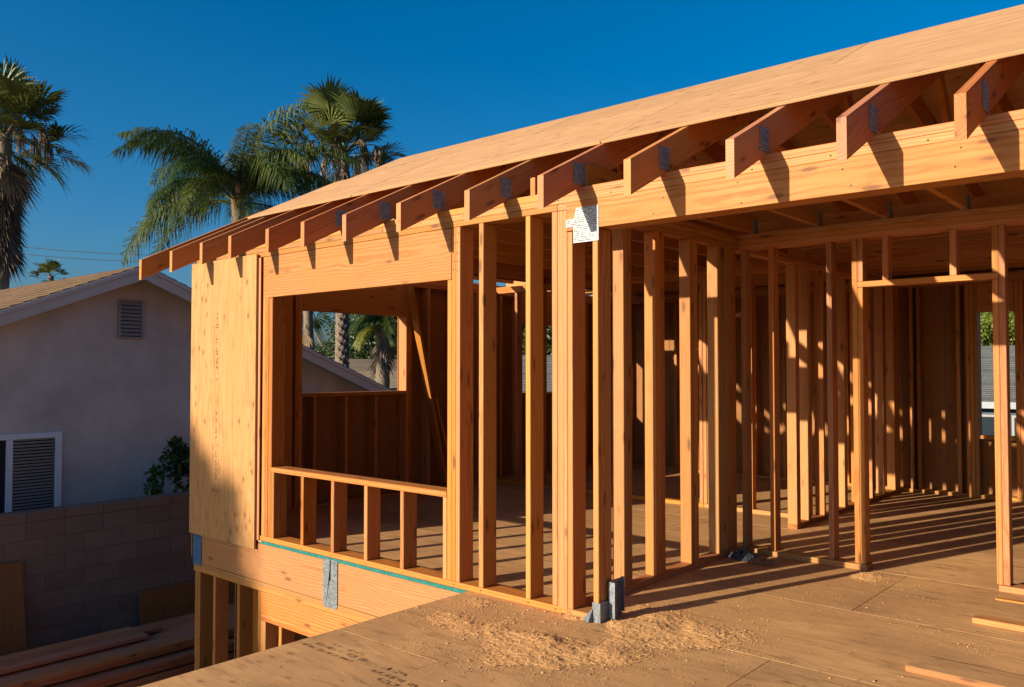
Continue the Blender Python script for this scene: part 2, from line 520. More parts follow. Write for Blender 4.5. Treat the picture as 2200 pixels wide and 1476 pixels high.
def stud(x0, x1, y0, y1, z0=.040, z1=ST, name='stud', mat=None):
    # hand-set lumber: each stick is a hair out of true
    me = box_mesh(z1 - z0, y1 - y0, x1 - x0, mat or F_, .003)
    jt = rnd.uniform(-1, 1)
    m = Matrix.Translation(((x0 + x1) / 2, (y0 + y1) / 2 + rnd.uniform(-.0012, .0012), (z0 + z1) / 2)) @ ROT['z'] @ Matrix.Rotation(jt * .014, 4, 'X')
    return ob(name, me, H, m)

# front wall
box('bottom_plate', -4.62, -.275, 0.0, D6, 0.0005, .0395, F_, H)
box('bottom_plate', -.232, -.004, 0.0, D6, 0.0005, .0395, F_, H)
for a, b, h in [(-3.481, -3.441, ST), (-3.439, -3.392, ST), (-3.390, -3.340, 2.053),
                (-1.207, -1.168, ST), (-1.166, -1.128, ST), (-1.249, -1.209, 2.053),
                (-.956, -.916, ST), (-.557, -.519, ST),
                (-.348, -.306, ST), (-.230, -.192, 2.27)]:
    stud(a, b, 0.002, D6 - .002, .040, h)
stud(-.304, -.232, 0.001, D6 - .004, .004, ST - .001, 'post', M['fir_big'])
stud(-.046, -.008, 0.002, D6 - .002, .040, 2.27)
for a in (-4.58, -4.535, -4.17, -3.76):
    stud(a, a + .04, 0.004, D6 - .002)
box('window_header', -3.474, -1.210, 0.0005, .09, 2.055, ST - .002, M['fir_big'], H)
box('window_sill', -3.339, -1.251, 0.0, D6, .588, .628, F_, H)
for a in (-2.919, -2.524, -2.122, -1.720):
    stud(a, a + .038, .003, D6 - .003, .040, .587, 'cripple_stud')
stud(-1.2885, -1.2515, .003, D6 - .003, .040, .587, 'cripple_stud')
stud(-3.338, -3.300, .003, D6 - .003, .040, .587, 'cripple_stud')
box('top_plate', -4.63, -.305, 0.0, D6, ST + .0005, P1 - .001, F_, H)
box('top_plate', -4.63, -1.92, 0.001, D6, P1 + .0005, P2 - .0008, F_, H)
box('top_plate', -1.919, 4.60, 0.001, D6, P1 + .0005, P2 - .0008, F_, H)
box('top_plate', -4.63, -.40, 0.0, D6, P2 + .0005, P3, F_, H)
box('top_plate', -.398, 4.60, 0.0, D6, P2 + .0005, P3, F_, H)
box('post_block', -.304, -.232, 0.0015, .12, ST + .001, P1 - .001, M['fir_big'], H, 'y')
# porch beam
box('porch_beam', -.230, 4.60, -.002, D6 + .005, 2.275, P1 - .0008, M['fir_big'], H)
stud(4.45, 4.59, 0.0, D6, .0005, 2.274, 'post', M['fir_big'])

# plywood on the front, left of the window, with printed rows
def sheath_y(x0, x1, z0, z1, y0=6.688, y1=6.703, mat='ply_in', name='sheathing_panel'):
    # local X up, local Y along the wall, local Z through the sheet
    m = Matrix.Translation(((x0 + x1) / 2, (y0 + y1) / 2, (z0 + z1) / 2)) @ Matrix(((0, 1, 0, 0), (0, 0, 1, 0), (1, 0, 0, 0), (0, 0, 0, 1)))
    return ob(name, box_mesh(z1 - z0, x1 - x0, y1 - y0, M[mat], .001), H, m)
sheet = sheath_y(-4.634, -3.535, -.075, 2.432, -.032, -.012, 'ply_wall', 'wall_sheathing')
box('wall_strip', -3.60, -3.50, -.011, -.0005, .0, 2.40, M['fir_dark'], H)

# return wall beside the porch
xr0, xr1 = -.322, -.233
box('bottom_plate', xr0, xr1, D6 + .002, 2.275, .0005, .0395, F_, H)
for (a, b) in [(.606, .652), (.653, .703), (1.001, 1.062), (1.063, 1.125), (1.481, 1.538), (1.539, 1.597), (1.911, 1.965), (2.05, 2.11), (2.112, 2.215)]:
    stud(xr0, xr1, a, b)
stud(-.312, -.24, .14, .178)
box('top_plate', xr0, xr1, D6 + .002, 2.30, ST + .0005, P1 - .001, F_, H)
box('top_plate', xr0, xr1, D6 + .002, 2.28, P1 + .0005, P2 - .0008, F_, H)
box('top_plate', xr0, xr1, D6 + .002, 2.28, P2 + .0005, P3, F_, H)

# entry wall with the door opening
ye, ye1 = 2.285, 2.285 + D6
box('bottom_plate', -.232, .742, ye - .02, ye1 - .03, .0005, .0395, F_, H)
box('bottom_plate', 1.575, 4.55, ye - .02, ye1 - .03, .0005, .0395, F_, H)
for a, b, h in [(-.222, -.182, ST), (.010, .052, ST), (.463, .503, ST), (.651, .689, ST), (.690, .728, 2.046), (1.560, 1.597, 2.046), (1.598, 1.637, ST), (1.98, 2.02, ST), (2.39, 2.43, ST), (2.80, 2.84, ST), (3.21, 3.25, ST), (3.62, 3.66, ST), (4.03, 4.07, ST), (4.44, 4.48, ST)]:
    stud(a, b, ye + .002, ye + .100, .040, h)
box('door_header', .690, 1.597, ye, ye + .10, 2.048, 2.088, F_, H)
for a in (.865, 1.305):
    stud(a, a + .042, ye + .003, ye + .095, 2.089, ST, 'cripple_stud')
stud(.690, .728, ye + .003, ye + .098, 2.089, ST, 'cripple_stud')
stud(1.560, 1.597, ye + .003, ye + .098, 2.089, ST, 'cripple_stud')
box('top_plate', -.322, 4.55, ye, ye1, ST + .0005, P1 - .001, F_, H)
box('top_plate', -.322, 4.55, ye + .001, ye1, P1 + .0005, P2 - .0008, F_, H)
box('top_plate', -.322, 4.55, ye, ye1, P2 + .0005, P3, F_, H)

# partition along X behind the window room
yp, yp1 = 3.96, 4.05
box('bottom_plate', -4.48, -1.46, yp, yp1, .0005, .0395, F_, H)
box('bottom_plate', -1.455, -.34, yp, yp1, .0005, .0395, F_, H)
for a in (-4.48, -4.07, -3.66, -3.25, -2.84, -2.43, -2.02):
    stud(a, a + .040, yp + .002, yp1 - .002)
for a in (-1.505, -1.460, -1.415):
    stud(a, a + .040, yp + .002, yp1 - .002)
for a in (-.955, -.380):
    stud(a, a + .040, yp + .002, yp1 - .002)
box('door_header', -1.374, -.956, yp, yp1, 1.98, 2.02, F_, H)
stud(-1.18, -1.14, yp + .003, yp1 - .003, 2.021, ST, 'cripple_stud')
for z0, z1 in ((ST + .0005, P1 - .001), (P1 + .0005, P2 - .0008)):
    box('top_plate', -4.50, -.34, yp, yp1, z0, z1, F_, H)

# partition along Y in the right room
xq0, xq1 = -.338, -.249
box('bottom_plate', xq0, xq1, 3.44, 6.52, .0005, .0395, F_, H)
for (a, b) in [(3.445, 3.485), (3.487, 3.527), (3.74, 3.78), (4.10, 4.14), (4.45, 4.49), (4.70, 4.74), (5.10, 5.14), (5.50, 5.54), (5.545, 5.585), (5.90, 5.94), (6.30, 6.34), (6.46, 6.50)]:
    stud(xq0, xq1, a, b)
box('top_plate', xq0, xq1, 2.43, 6.54, ST + .0005, P1 - .001, F_, H)
box('top_plate', xq0, xq1, 2.43, 6.54, P1 + .0005, P2 - .0008, F_, H)

# back wall: studs, window openings, sheathing outside
yb0, yb1 = 6.55, 6.685
box('bottom_plate', -4.64, 4.58, yb0, yb1, .0005, .0395, F_, H)
wR = (.575, .935, .705, 2.085)
for a in (-4.1, -3.7, -3.3, -2.9, -2.5, -2.1, -1.7, -1.3, -.9, -.56, -.15, -.068, .352, .449, .492, .535, .937, .980, 1.22, 1.62, 2.07, 2.48, 2.89, 3.3, 3.7, 4.1, 4.5):
    stud(a, a + .040, yb0 + .002, yb1 - .002)
box('window_sill', wR[0], wR[1], yb0 - .001, yb1, wR[2] - .042, wR[2], F_, H)
box('window_header', wR[0], wR[1], yb0 + .001, yb1 - .04, wR[3], ST, M['fir_big'], H)
for a in (.74,):
    stud(a, a + .038, yb0 + .003, yb1 - .003, .040, wR[2] - .043, 'cripple_stud')
for z0, z1 in ((ST + .0005, P1 - .001), (P1 + .0005, P2 - .0008), (P2 + .0005, P3)):
    box('top_plate', -4.64, 4.58, yb0, yb1, z0, z1, F_, H)
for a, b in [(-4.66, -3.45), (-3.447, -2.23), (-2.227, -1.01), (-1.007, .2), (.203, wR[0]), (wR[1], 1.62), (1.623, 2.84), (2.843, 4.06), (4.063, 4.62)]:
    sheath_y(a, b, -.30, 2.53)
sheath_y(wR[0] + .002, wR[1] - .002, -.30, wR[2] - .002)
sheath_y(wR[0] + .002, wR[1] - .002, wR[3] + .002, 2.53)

for a, b in [(-4.66, -2.3), (-2.297, .14), (.143, 2.58), (2.583, 4.62)]:
    sheath_y(a, b, 2.532, 2.735)
# left end wall with its two openings
xl0, xl1 = -4.612, -4.478
box('bottom_plate', xl0, xl1, D6 + .003, yb0 - .002, .0005, .0395, F_, H)
wA = (1.10, 2.515, 1.195, 2.055)
wB = (4.60, 5.60, 1.12, 2.055)
for a in (.42, .80, 1.015, 1.058, 2.517, 2.560, 2.86, 3.28, 3.70, 4.15, 4.515, 4.558, 5.602, 5.645, 6.05, 6.40):
    stud(xl0 + .002, xl1 - .002, a, a + .041)
stud(xl0 + .004, xl1 - .004, .841, .985, .040, ST)
for (a, b, z0, z1), cr in ((wA, (1.24, 1.649, 2.062)), (wB, (4.9, 5.3))):
    box('window_sill', xl0, xl1 + .002, a, b, z0 - .040, z0, F_, H)
    box('window_header', xl0 + .03, xl1 - .001, a, b, z1, ST, M['fir_big'], H)
    for c in cr:
        stud(xl0 + .003, xl1 - .003, c, c + .037, .040, z0 - .041, 'cripple_stud')
for z0, z1 in ((ST + .0005, P1 - .001), (P1 + .0005, P2 - .0008), (P2 + .0005, P3)):
    box('top_plate', xl0, xl1, D6 + .002, yb0 - .002, z0, z1, F_, H)
def sheath_x(y0, y1, z0, z1, x0=-4.632, x1=-4.6155, mat='ply_in'):
    # local X -> world Z, local Y -> world Y, local Z -> world -X
    m = Matrix.Translation(((x0 + x1) / 2, (y0 + y1) / 2, (z0 + z1) / 2)) @ Matrix(((0, 0, -1, 0), (0, 1, 0, 0), (1, 0, 0, 0), (0, 0, 0, 1)))
    ob('sheathing_panel', box_mesh(z1 - z0, y1 - y0, x1 - x0, M[mat], .001), H, m)
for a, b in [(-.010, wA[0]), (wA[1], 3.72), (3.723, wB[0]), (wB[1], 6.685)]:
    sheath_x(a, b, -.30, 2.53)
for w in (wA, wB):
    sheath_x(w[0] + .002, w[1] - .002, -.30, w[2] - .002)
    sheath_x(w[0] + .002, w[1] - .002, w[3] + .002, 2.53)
# right end wall, outside the picture
for a, b in [(2.3, 3.5), (3.503, 4.72), (4.723, 5.94), (5.943, 6.685)]:
    sheath_x(a, b, -.30, 2.53, 4.604, 4.620)
for a in (2.75, 3.16, 3.57, 3.98, 4.39, 4.80, 5.21, 5.62, 6.03):
    stud(4.50, 4.60, a, a + .04)
# loose diagonal brace in the window room
bar('diagonal_brace', (-4.40, 2.50, 2.40), (-4.40, 3.06, .10), .089, .040, F_, H)
bar('diagonal_brace', (-4.455, 2.93, 1.10), (-4.455, 3.26, .06), .089, .038, F_, H)

# ceiling joists
for x in (-4.2, -3.75, -3.3, -2.85, -2.4, -1.95, -1.5, -1.05, -.6):
    box('ceiling_joist', x, x + .04, .10, yp1, P3 + .001, P3 + .14, F_, H, 'y')
for x in (-.14, .379, .881, 1.384, 1.88, 2.38, 2.88, 3.38, 3.88, 4.3):
    j = box('ceiling_joist', x, x + .04, .03, ye + .06, P3 + .001, P3 + .14, F_, H, 'y')
    h = box('joist_hanger', x - .003, x + .043, ye - .035, ye + .062, P3 - .004, P3 + .10, M['galv_dark'], j, 'z', .001)
for y in (2.60, 3.0, 3.4, 3.8, 4.2, 4.6, 5.0, 5.4, 5.8, 6.2):
    box('ceiling_joist', -.30, 4.56, y, y + .04, P3 + .001, P3 + .14, F_, H, 'x')
for y in (4.40, 4.80, 5.20, 5.60, 6.0, 6.35):
    box('ceiling_joist', -4.60, -.33, y, y + .04, P3 + .001, P3 + .14, F_, H, 'x')

# rafters
K = .5
RIDGE_Y = 1.90
RX = [-5.016, -4.394, -3.903, -3.417, -2.900, -2.427, -1.913, -1.355, -.746, -.170, .404, .975, 1.497, 1.953, 2.45, 2.98, 3.50, 4.02, 4.52]
RW = .043
def ztop(y, dz=0): return 2.713 + K * y + dz
slope_rot = Matrix.Rotation(R(90), 4, 'Z') @ Matrix.Rotation(-math.atan(K), 4, 'Y')
KB = (ztop(RIDGE_Y) - 2.72) / (6.70 - RIDGE_Y)
back_rot = Matrix.Rotation(R(90), 4, 'Z') @ Matrix.Rotation(math.atan(KB), 4, 'Y')
for i, x in enumerate(RX):
    dz = {0: -.062, 1: -.030, 2: -.012}.get(i, rnd.uniform(-.004, .004))
    y0, y1 = -.360 + rnd.uniform(-.012, .012), {0: .93, 1: 1.20}.get(i, RIDGE_Y - .02)
    hgt = .187
    V = [(x, y0, ztop(y0, dz) - hgt), (x + RW, y0, ztop(y0, dz) - hgt), (x + RW, y1, ztop(y1, dz) - hgt), (x, y1, ztop(y1, dz) - hgt),
         (x, y0, ztop(y0, dz)), (x + RW, y0, ztop(y0, dz)), (x + RW, y1, ztop(y1, dz)), (x, y1, ztop(y1, dz))]
    yc = (y0 + y1) / 2
    r = solid('rafter', V, HEX, M['fir_red'], H, (x + RW / 2, yc, ztop(yc, dz) - hgt / 2), slope_rot)
    # toothed connector plate where the rafter crosses the wall
    if 4 < i < 17:
        zc = ztop(.0, dz) - hgt + .075
        pw, ph = .105, .125
        a = (x + RW + .0015)
        nt = 7
        Vp, Fp = [], []
        def addq(p):
            b = len(Vp); Vp.extend(p); Fp.append((b, b + 1, b + 2, b + 3))
        addq([(a, -.075, zc - ph / 2), (a, -.075 + pw, zc - ph / 2), (a, -.075 + pw, zc + ph / 2), (a, -.075, zc + ph / 2)])
        for u in range(nt):
            for v in range(nt + 1):
                yy = -.070 + (u + .25) * pw / nt; zz = zc - ph / 2 + (v + .3) * ph / (nt + 1)
                addq([(a + .0004, yy, zz), (a + .004, yy + .006, zz), (a + .004, yy + .006, zz + .009), (a + .0004, yy, zz + .009)])
        solid('nail_plate', Vp, Fp, M['galv_dark'], r, (a, 0, zc))
    # rear half of the roof
    if i >= 2:
        yb = 7.0
        zt = ztop(RIDGE_Y)
        zb = zt - KB * (yb - RIDGE_Y)
        V = [(x, RIDGE_Y + .02, zt - hgt), (x + RW, RIDGE_Y + .02, zt - hgt), (x + RW, yb, zb - hgt), (x, yb, zb - hgt),
             (x, RIDGE_Y + .02, zt), (x + RW, RIDGE_Y + .02, zt), (x + RW, yb, zb), (x, yb, zb)]
        ym = (RIDGE_Y + yb) / 2
        solid('rafter', V, HEX, M['fir_red'], H, (x + RW / 2, ym, (zt + zb) / 2 - hgt / 2), back_rot)
    # truss webs
    if i >= 5:
        bar('truss_web', (x + RW / 2, 1.62, P3 + .10), (x + RW / 2, 1.20, ztop(1.20) - .17), .036, .085, F_, H)
box('ridge_board', -3.93, 4.62, RIDGE_Y - .018, RIDGE_Y + .018, ztop(RIDGE_Y) - .22, ztop(RIDGE_Y) - .012, F_, H)

# roof sheathing panels
def roof_panel(x0, x1, y0, y1, slope, zf, th=.018, dz=.002):
    sgn = 1 if slope > 0 else -1
    rot = Matrix.Rotation(math.atan(slope), 4, 'X')
    L = (y1 - y0) * math.sqrt(1 + slope * slope)
    nrm = rot @ Vector((0, 0, 1))
    yc = (y0 + y1) / 2
    c = Vector(((x0 + x1) / 2, yc, zf(yc))) + nrm * (th / 2 + dz)
    ob('roof_panel', box_mesh(x1 - x0, L, th, M['ply_roof'], .001), H, Matrix.Translation(c) @ rot)
def row(y0, y1, first, slope, zf, xl=-4.15, xr=4.66):
    e = [xl] + [first + 2.44 * k for k in range(-3, 4) if xl + .2 < first + 2.44 * k < xr - .2] + [xr]
    for a, b in zip(e, e[1:]):
        roof_panel(a + .004, b - .004, y0 + .003, y1 - .003, slope, zf, dz=.002 + rnd.uniform(0, .0015))
row(.235, 1.235, -.15, K, ztop, -4.12)
row(1.235, 1.905, .92, K, ztop, -3.90)
zback = lambda y: ztop(RIDGE_Y) - KB * (y - RIDGE_Y)
yy = 1.905
for k in range(5):
    y2 = min(yy + 1.20, 7.02)
    if y2 - yy > .1:
        row(yy, y2, (-.15, .92)[k % 2], -KB, zback, -3.90)
    yy = y2

gz = [(.30, 2.529), (6.70, 2.529), (6.70, zback(6.70) - .004), (RIDGE_Y, ztop(RIDGE_Y) - .03), (.30, ztop(.30) - .03)]
V = [(-3.932, a, b) for a, b in gz] + [(-3.918, a, b) for a, b in gz]
solid('gable_sheathing', V, [(0, 1, 2, 3, 4), (9, 8, 7, 6, 5)] + [(i, i + 5, (i + 1) % 5 + 5, (i + 1) % 5) for i in range(5)], M['ply_in'], H, (-3.925, 3, 2.9), Matrix(((0, 0, -1, 0), (0, 1, 0, 0), (1, 0, 0, 0), (0, 0, 0, 1))))
# lower storey below the window wall
box('rim_joist', -4.46, -1.06, .0015, .040, -.345, -.029, M['fir_big'], H)
box('sill_seal', -3.475, -1.053, -.004, D6 - .02, -.026, -.0005, M['teal'], H)
box('top_plate', -4.60, -1.2, -.001, D6, -.384, -.3475, F_, H)
box('top_plate', -4.60, -1.2, .001, D6, -.424, -.3855, F_, H)
for a, b, t in [(-4.572, -4.528, -.425), (-4.526, -4.480, -.425), (-4.25, -4.207, -.425), (-3.852, -3.808, -.425), (-3.522, -3.478, -.425), (-3.476, -3.405, -.668), (-3.211, -3.171, -.668), (-2.8, -2.76, -.668), (-2.4, -2.36, -.668)]:
    stud(a, b, .002, D6 - .002, GROUND + .2, t)
box('door_header', -3.476, -1.2, .0005, .09, -.665, -.426, M['fir_big'], H)
box('bottom_plate', -4.60, -1.2, 0, D6, GROUND + .16, GROUND + .199, F_, H)
box('foundation_kerb', -4.66, 6.8, -.03, .22, GROUND - .1, GROUND + .158, M['concrete'], H)
for a in (.6, 1.1, 1.6, 2.1, 2.6, 3.2, 3.8, 4.4, 5.0, 5.6, 6.2):
    stud(-4.60, -4.47, a, a + .04, GROUND + .2, -.305)
box('top_plate', -4.62, -4.46, .17, 6.6, -.345, -.304, F_, H)
for a, b in [(.45, 1.66), (1.663, 2.88), (2.883, 4.1), (4.103, 5.3), (5.303, 6.6)]:
    sheath_x(a, b, GROUND + .2, -.302, -4.640, -4.624)
# blue coated corner strap
solid('corner_bracket', [(-4.60, -.0045, -.362), (-4.455, -.0045, -.362), (-4.455, -.0045, -.076), (-4.60, -.0045, -.076),
                         (-4.60, .0010, -.362), (-4.455, .0010, -.362), (-4.455, .0010, -.076), (-4.60, .0010, -.076),
                         (-4.60, .14, -.362), (-4.60, .14, -.076), (-4.606, .14, -.362), (-4.606, .14, -.076), (-4.606, -.0045, -.362), (-4.606, -.0045, -.076)],
      [(0, 1, 2, 3), (5, 4, 7, 6), (1, 5, 6, 2), (3, 2, 6, 7), (0, 4, 5, 1), (12, 0, 3, 13), (12, 13, 11, 10), (8, 9, 7, 4), (13, 3, 7, 9, 11), (10, 11, 9, 8)], M['blue_paint'], H, (-4.55, 0, -.2))

# galvanised strap with a slot, rounded bottom
def strap():
    x0, x1, zt, zb = -2.603, -2.425, -.014, -.385
    y = -.0065
    n = 6; rr = .035
    out = [(x0, zt), (x0, zb + rr)]
    for k in range(n + 1):
        a = math.pi + k / n * math.pi / 2
        out.append((x0 + rr + rr * math.cos(a), zb + rr + rr * math.sin(a)))
    for k in range(n + 1):
        a = 1.5 * math.pi + k / n * math.pi / 2
        out.append((x1 - rr + rr * math.cos(a), zb + rr + rr * math.sin(a)))
    out += [(x1, zb + rr), (x1, zt)]
    xs = (-2.522, -2.507); zs = -.175
    loop = out + [(xs[1], zt), (xs[1], zs), (xs[0], zs), (xs[0], zt)]
    import bmesh
    bm = bmesh.new()
    vs_ = [bm.verts.new((px, y, pz)) for px, pz in loop]
    f = bm.faces.new(vs_)
    bmesh.ops.triangulate(bm, faces=[f])
    r = bmesh.ops.extrude_face_region(bm, geom=list(bm.faces))
    bmesh.ops.translate(bm, verts=[v for v in r['geom'] if isinstance(v, bmesh.types.BMVert)], vec=(0, .0055, 0))
    bmesh.ops.recalc_face_normals(bm, faces=bm.faces)
    me = bpy.data.meshes.new('hanger_strap'); bm.to_mesh(me); bm.free(); me.materials.append(M['galv'])
    return ob('hanger_strap', me, H)
strap()

# punched tie plate at the top of the corner, an irregular cross shape
def tie_plate():
    pts = [(-.178, 2.198), (.002, 2.198), (.002, 2.404), (-.157, 2.404), (-.172, 2.345), (-.178, 2.345)]
    y = -.007
    import bmesh
    bm = bmesh.new()
    f = bm.faces.new([bm.verts.new((a, y, b)) for a, b in pts])
    bmesh.ops.triangulate(bm, faces=[f])
    r = bmesh.ops.extrude_face_region(bm, geom=list(bm.faces))
    bmesh.ops.translate(bm, verts=[v for v in r['geom'] if isinstance(v, bmesh.types.BMVert)], vec=(0, .0035, 0))
    bmesh.ops.recalc_face_normals(bm, faces=bm.faces)
    me = bpy.data.meshes.new('tie_plate'); bm.to_mesh(me); bm.free(); me.materials.append(M['galv_bright'])
    t = ob('tie_plate', me, H)
    box('tie_tab', -.232, -.1782, y, y + .0035, 2.293, 2.341, M['galv_bright'], t, 'x', .0005)
    Vp, Fp = [], []
    r2 = random.Random(3)
    zz = 2.205
    while zz < 2.397:
        xx = -.172 if zz < 2.34 else -.15
        if 2.293 < zz < 2.335: xx = -.225
        while xx < -.006:
            if r2.random() < .86:
                w, h = r2.uniform(.0045, .0080), r2.uniform(.004, .0075)
                b = len(Vp)
                Vp += [(xx, y - .0006, zz), (xx + w, y - .0006, zz), (xx + w, y - .0006, zz + h), (xx, y - .0006, zz + h)]
                Fp.append((b, b + 1, b + 2, b + 3))
            xx += .0098
        zz += .0112
    solid('punched_teeth', Vp, Fp, M['slot'], t, (-.09, y, 2.3))
M['galv_bright'] = flat('bright_zinc', (.50, .50, .49), .65, .2, 0.0, 40, .10)
M['slot'] = flat('punched_slot', (.035, .032, .03), .8, .2, 0, 50, .4)
tie_plate()

# hold-down at the foot of the corner
hd = empty('hold_down_anchor', (0, .1, 0))
def holddown():
    g_ = M['galv']
    root = solid('hold_down', [(-.050, -.006, .000), (.004, -.006, .000), (.004, -.006, .112), (-.050, -.006, .112),
                               (-.050, -.0035, .000), (.004, -.0035, .000), (.004, -.0035, .112), (-.050, -.0035, .112)], HEX, M['galv'], H, (0, 0, .05))
    # side plate along the return face
    box('side_plate', .0035, .0065, -.006, .215, .002, .115, g_, root, 'y', .0005)
    # foot flange
    solid('foot_flange', [(-.115, -.012, .003), (-.050, -.045, .003), (-.046, -.008, .003), (-.115, -.012, .006), (-.050, -.045, .006), (-.046, -.008, .075)],
          [(0, 2, 1), (3, 4, 5), (0, 1, 4, 3), (1, 2, 5, 4), (2, 0, 3, 5)], g_, root, (-.08, -.02, .02))
    # upright channel with raised teeth
    box('channel_web', .007, .011, .075, .205, .012, .225, g_, root, 'z', .001)
    box('channel_lip', .011, .052, .075, .079, .012, .222, M['galv_dark'], root, 'z', .001)
    box('channel_lip', .011, .034, .200, .204, .030, .232, M['galv'], root, 'z', .001)
    Vp, Fp = [], []
    for k in range(11):
        z = .024 + k * .0175
        for u in range(3):
            yv = .092 + u * .034
            b = len(Vp)
            Vp += [(.0112, yv, z), (.0112, yv + .022, z), (.020, yv + .018, z + .004), (.020, yv + .004, z + .004), (.0112, yv, z + .009), (.0112, yv + .022, z + .009)]
            Fp += [(b, b + 1, b + 2, b + 3), (b + 3, b + 2, b + 5, b + 4)]
    solid('strap_teeth', Vp, Fp, M['galv'], root, (.02, .12, .1))
    box('anchor_bolt', .022, .036, .115, .129, .0, .085, M['galv_dark'], root, 'z', .003)
bpy.data.objects.remove(hd)
holddown()

# ------------------------------------------------------------------ printed grade rows (illegible ink) on plywood
def stamp(name, parent, frame, rows, rs):
    """rows: (u0, u1, v, height, weight) in the frame's x/y plane"""
    r2 = random.Random(rs)
    V, Fc = [], []
    for (u0, u1, v, h, wgt) in rows:
        u = u0
        while u < u1:
            w = h * r2.uniform(.35, .75)
            if r2.random() > .16:
                t = h * .18 * wgt
                segs = []
                k = r2.randrange(6)
                if k in (0, 1, 2, 5): segs.append((0, 0, t, h))
                if k in (0, 2, 3): segs.append((w - t, 0, w, h * r2.choice((1, .6, 1))))
                if k in (0, 1, 4): segs.append((0, h - t, w, h))
                if k in (1, 4, 5): segs.append((0, 0, w, t))
                if k in (1, 2, 3): segs.append((0, h * .45, w, h * .45 + t))
                for (a, b, c, d) in segs:
                    if r2.random() < .14: continue
                    bI = len(V)
                    V += [(u + a, v + b, 0), (u + c, v + b, 0), (u + c, v + d, 0), (u + a, v + d, 0)]
                    Fc.append((bI, bI + 1, bI + 2, bI + 3))
            u += w + h * .28
    me = mesh_from(name, V, Fc, M['ink'])
    return tag(ob(name, me, parent, frame), kind='stuff')
# wall sheet: rows run up the sheet
fr = Matrix.Translation((-4.17, -.0326, 0)) @ Matrix.Rotation(R(90), 4, 'X') @ Matrix.Rotation(R(90), 4, 'Z')
stamp('grade_stamp', sheet, fr, [(1.35, 1.95, -.02, .030, 1.1), (1.42, 1.88, .03, .022, .8), (.45, 1.12, -.02, .028, 1.0), (.30, .42, -.02, .028, 1), (.55, 1.05, .035, .020, .8), (.30, .95, -.06, .018, .8)], 5)
fp = [o for o in sf.children if o.name.startswith('plywood_panel')]
near = [o for o in fp if -2.2 < WM[o.name].translation.y < -1.1 and WM[o.name].translation.x < .5]
fr2 = Matrix.Translation((0, 0, .0012))
stamp('grade_stamp', near[0] if near else fp[0], fr2, [(-.93, -.50, -1.285, .028, .9), (-.86, -.62, -1.235, .024, .8), (-.98, -.55, -1.335, .022, 1.2), (-.36, -.20, -1.285, .034, 1.2), (-.42, -.10, -1.345, .026, .9), (-.30, .02, -1.400, .030, 1.1), (-.20, .05, -1.45, .03, 1.0), (.02, .20, -1.345, .026, .9)], 9)

# nail heads
def nails(parent, pts, nrm, r=.0045):
    V, Fc = [], []
    n_ = Vector(nrm); u = n_.orthogonal().normalized(); v = n_.cross(u)
    for p in pts:
        b = len(V); p = Vector(p)
        V += [p + (u * math.cos(a) + v * math.sin(a)) * r for a in [k * math.pi / 3 for k in range(6)]]
        Fc.append(tuple(range(b, b + 6)))
    return tag(ob('nail_heads', mesh_from('nail_heads', V, Fc, M['slot']), parent), kind='stuff')
rn = random.Random(77)
pp = []
for z in np.arange(-.03, 2.42, .15):
    for x in (-4.615, -3.56):
        pp.append((x + rn.uniform(-.006, .006), -.0327, z + rn.uniform(-.02, .02)))
for z in np.arange(.05, 2.42, .30):
    for x in (-4.15, -3.75): pp.append((x + rn.uniform(-.008, .008), -.0327, z + rn.uniform(-.03, .03)))
nails(sheet, pp, (0, -1, 0))
pp = []
for x in (-1.187, -1.147, -3.46, -3.415):
    for z in (2.11, 2.17, 2.24, 2.31, 2.36): pp.append((x + rn.uniform(-.008, .008), -.0008, z + rn.uniform(-.012, .012)))
for x in (-.936, -.538, -.327, -.211, -.027, -1.187, -2.9, -2.5, -2.1, -1.7):
    for k in (0, 1): pp.append((x + rn.uniform(-.01, .01), -.0008, .020 + rn.uniform(-.006, .006)))
for x in np.arange(-4.4, 4.4, .41):
    pp.append((x + rn.uniform(-.03, .03), -.0008, 2.466 + rn.uniform(-.006, .006)))
for x in np.arange(-.1, 4.4, .5):
    for z in (2.31, 2.40): pp.append((x + rn.uniform(-.05, .05), -.0028, z + rn.uniform(-.02, .02)))
nails(H, pp, (0, -1, 0))
pp = []
for y in (-1.045, .073, -2.163):
    for x in np.arange(-1.0, 3.0, .16):
        for sg in (-.012, .012): pp.append((x + rn.uniform(-.02, .02), y + sg + rn.uniform(-.003, .003), .0013))
for y in np.arange(-2.1, 2.2, .28):
    for x in np.arange(-.8, 3.0, .41): pp.append((x + rn.uniform(-.015, .015), y + rn.uniform(-.03, .03), .0013))
nails(sf, pp, (0, 0, 1), .0042)

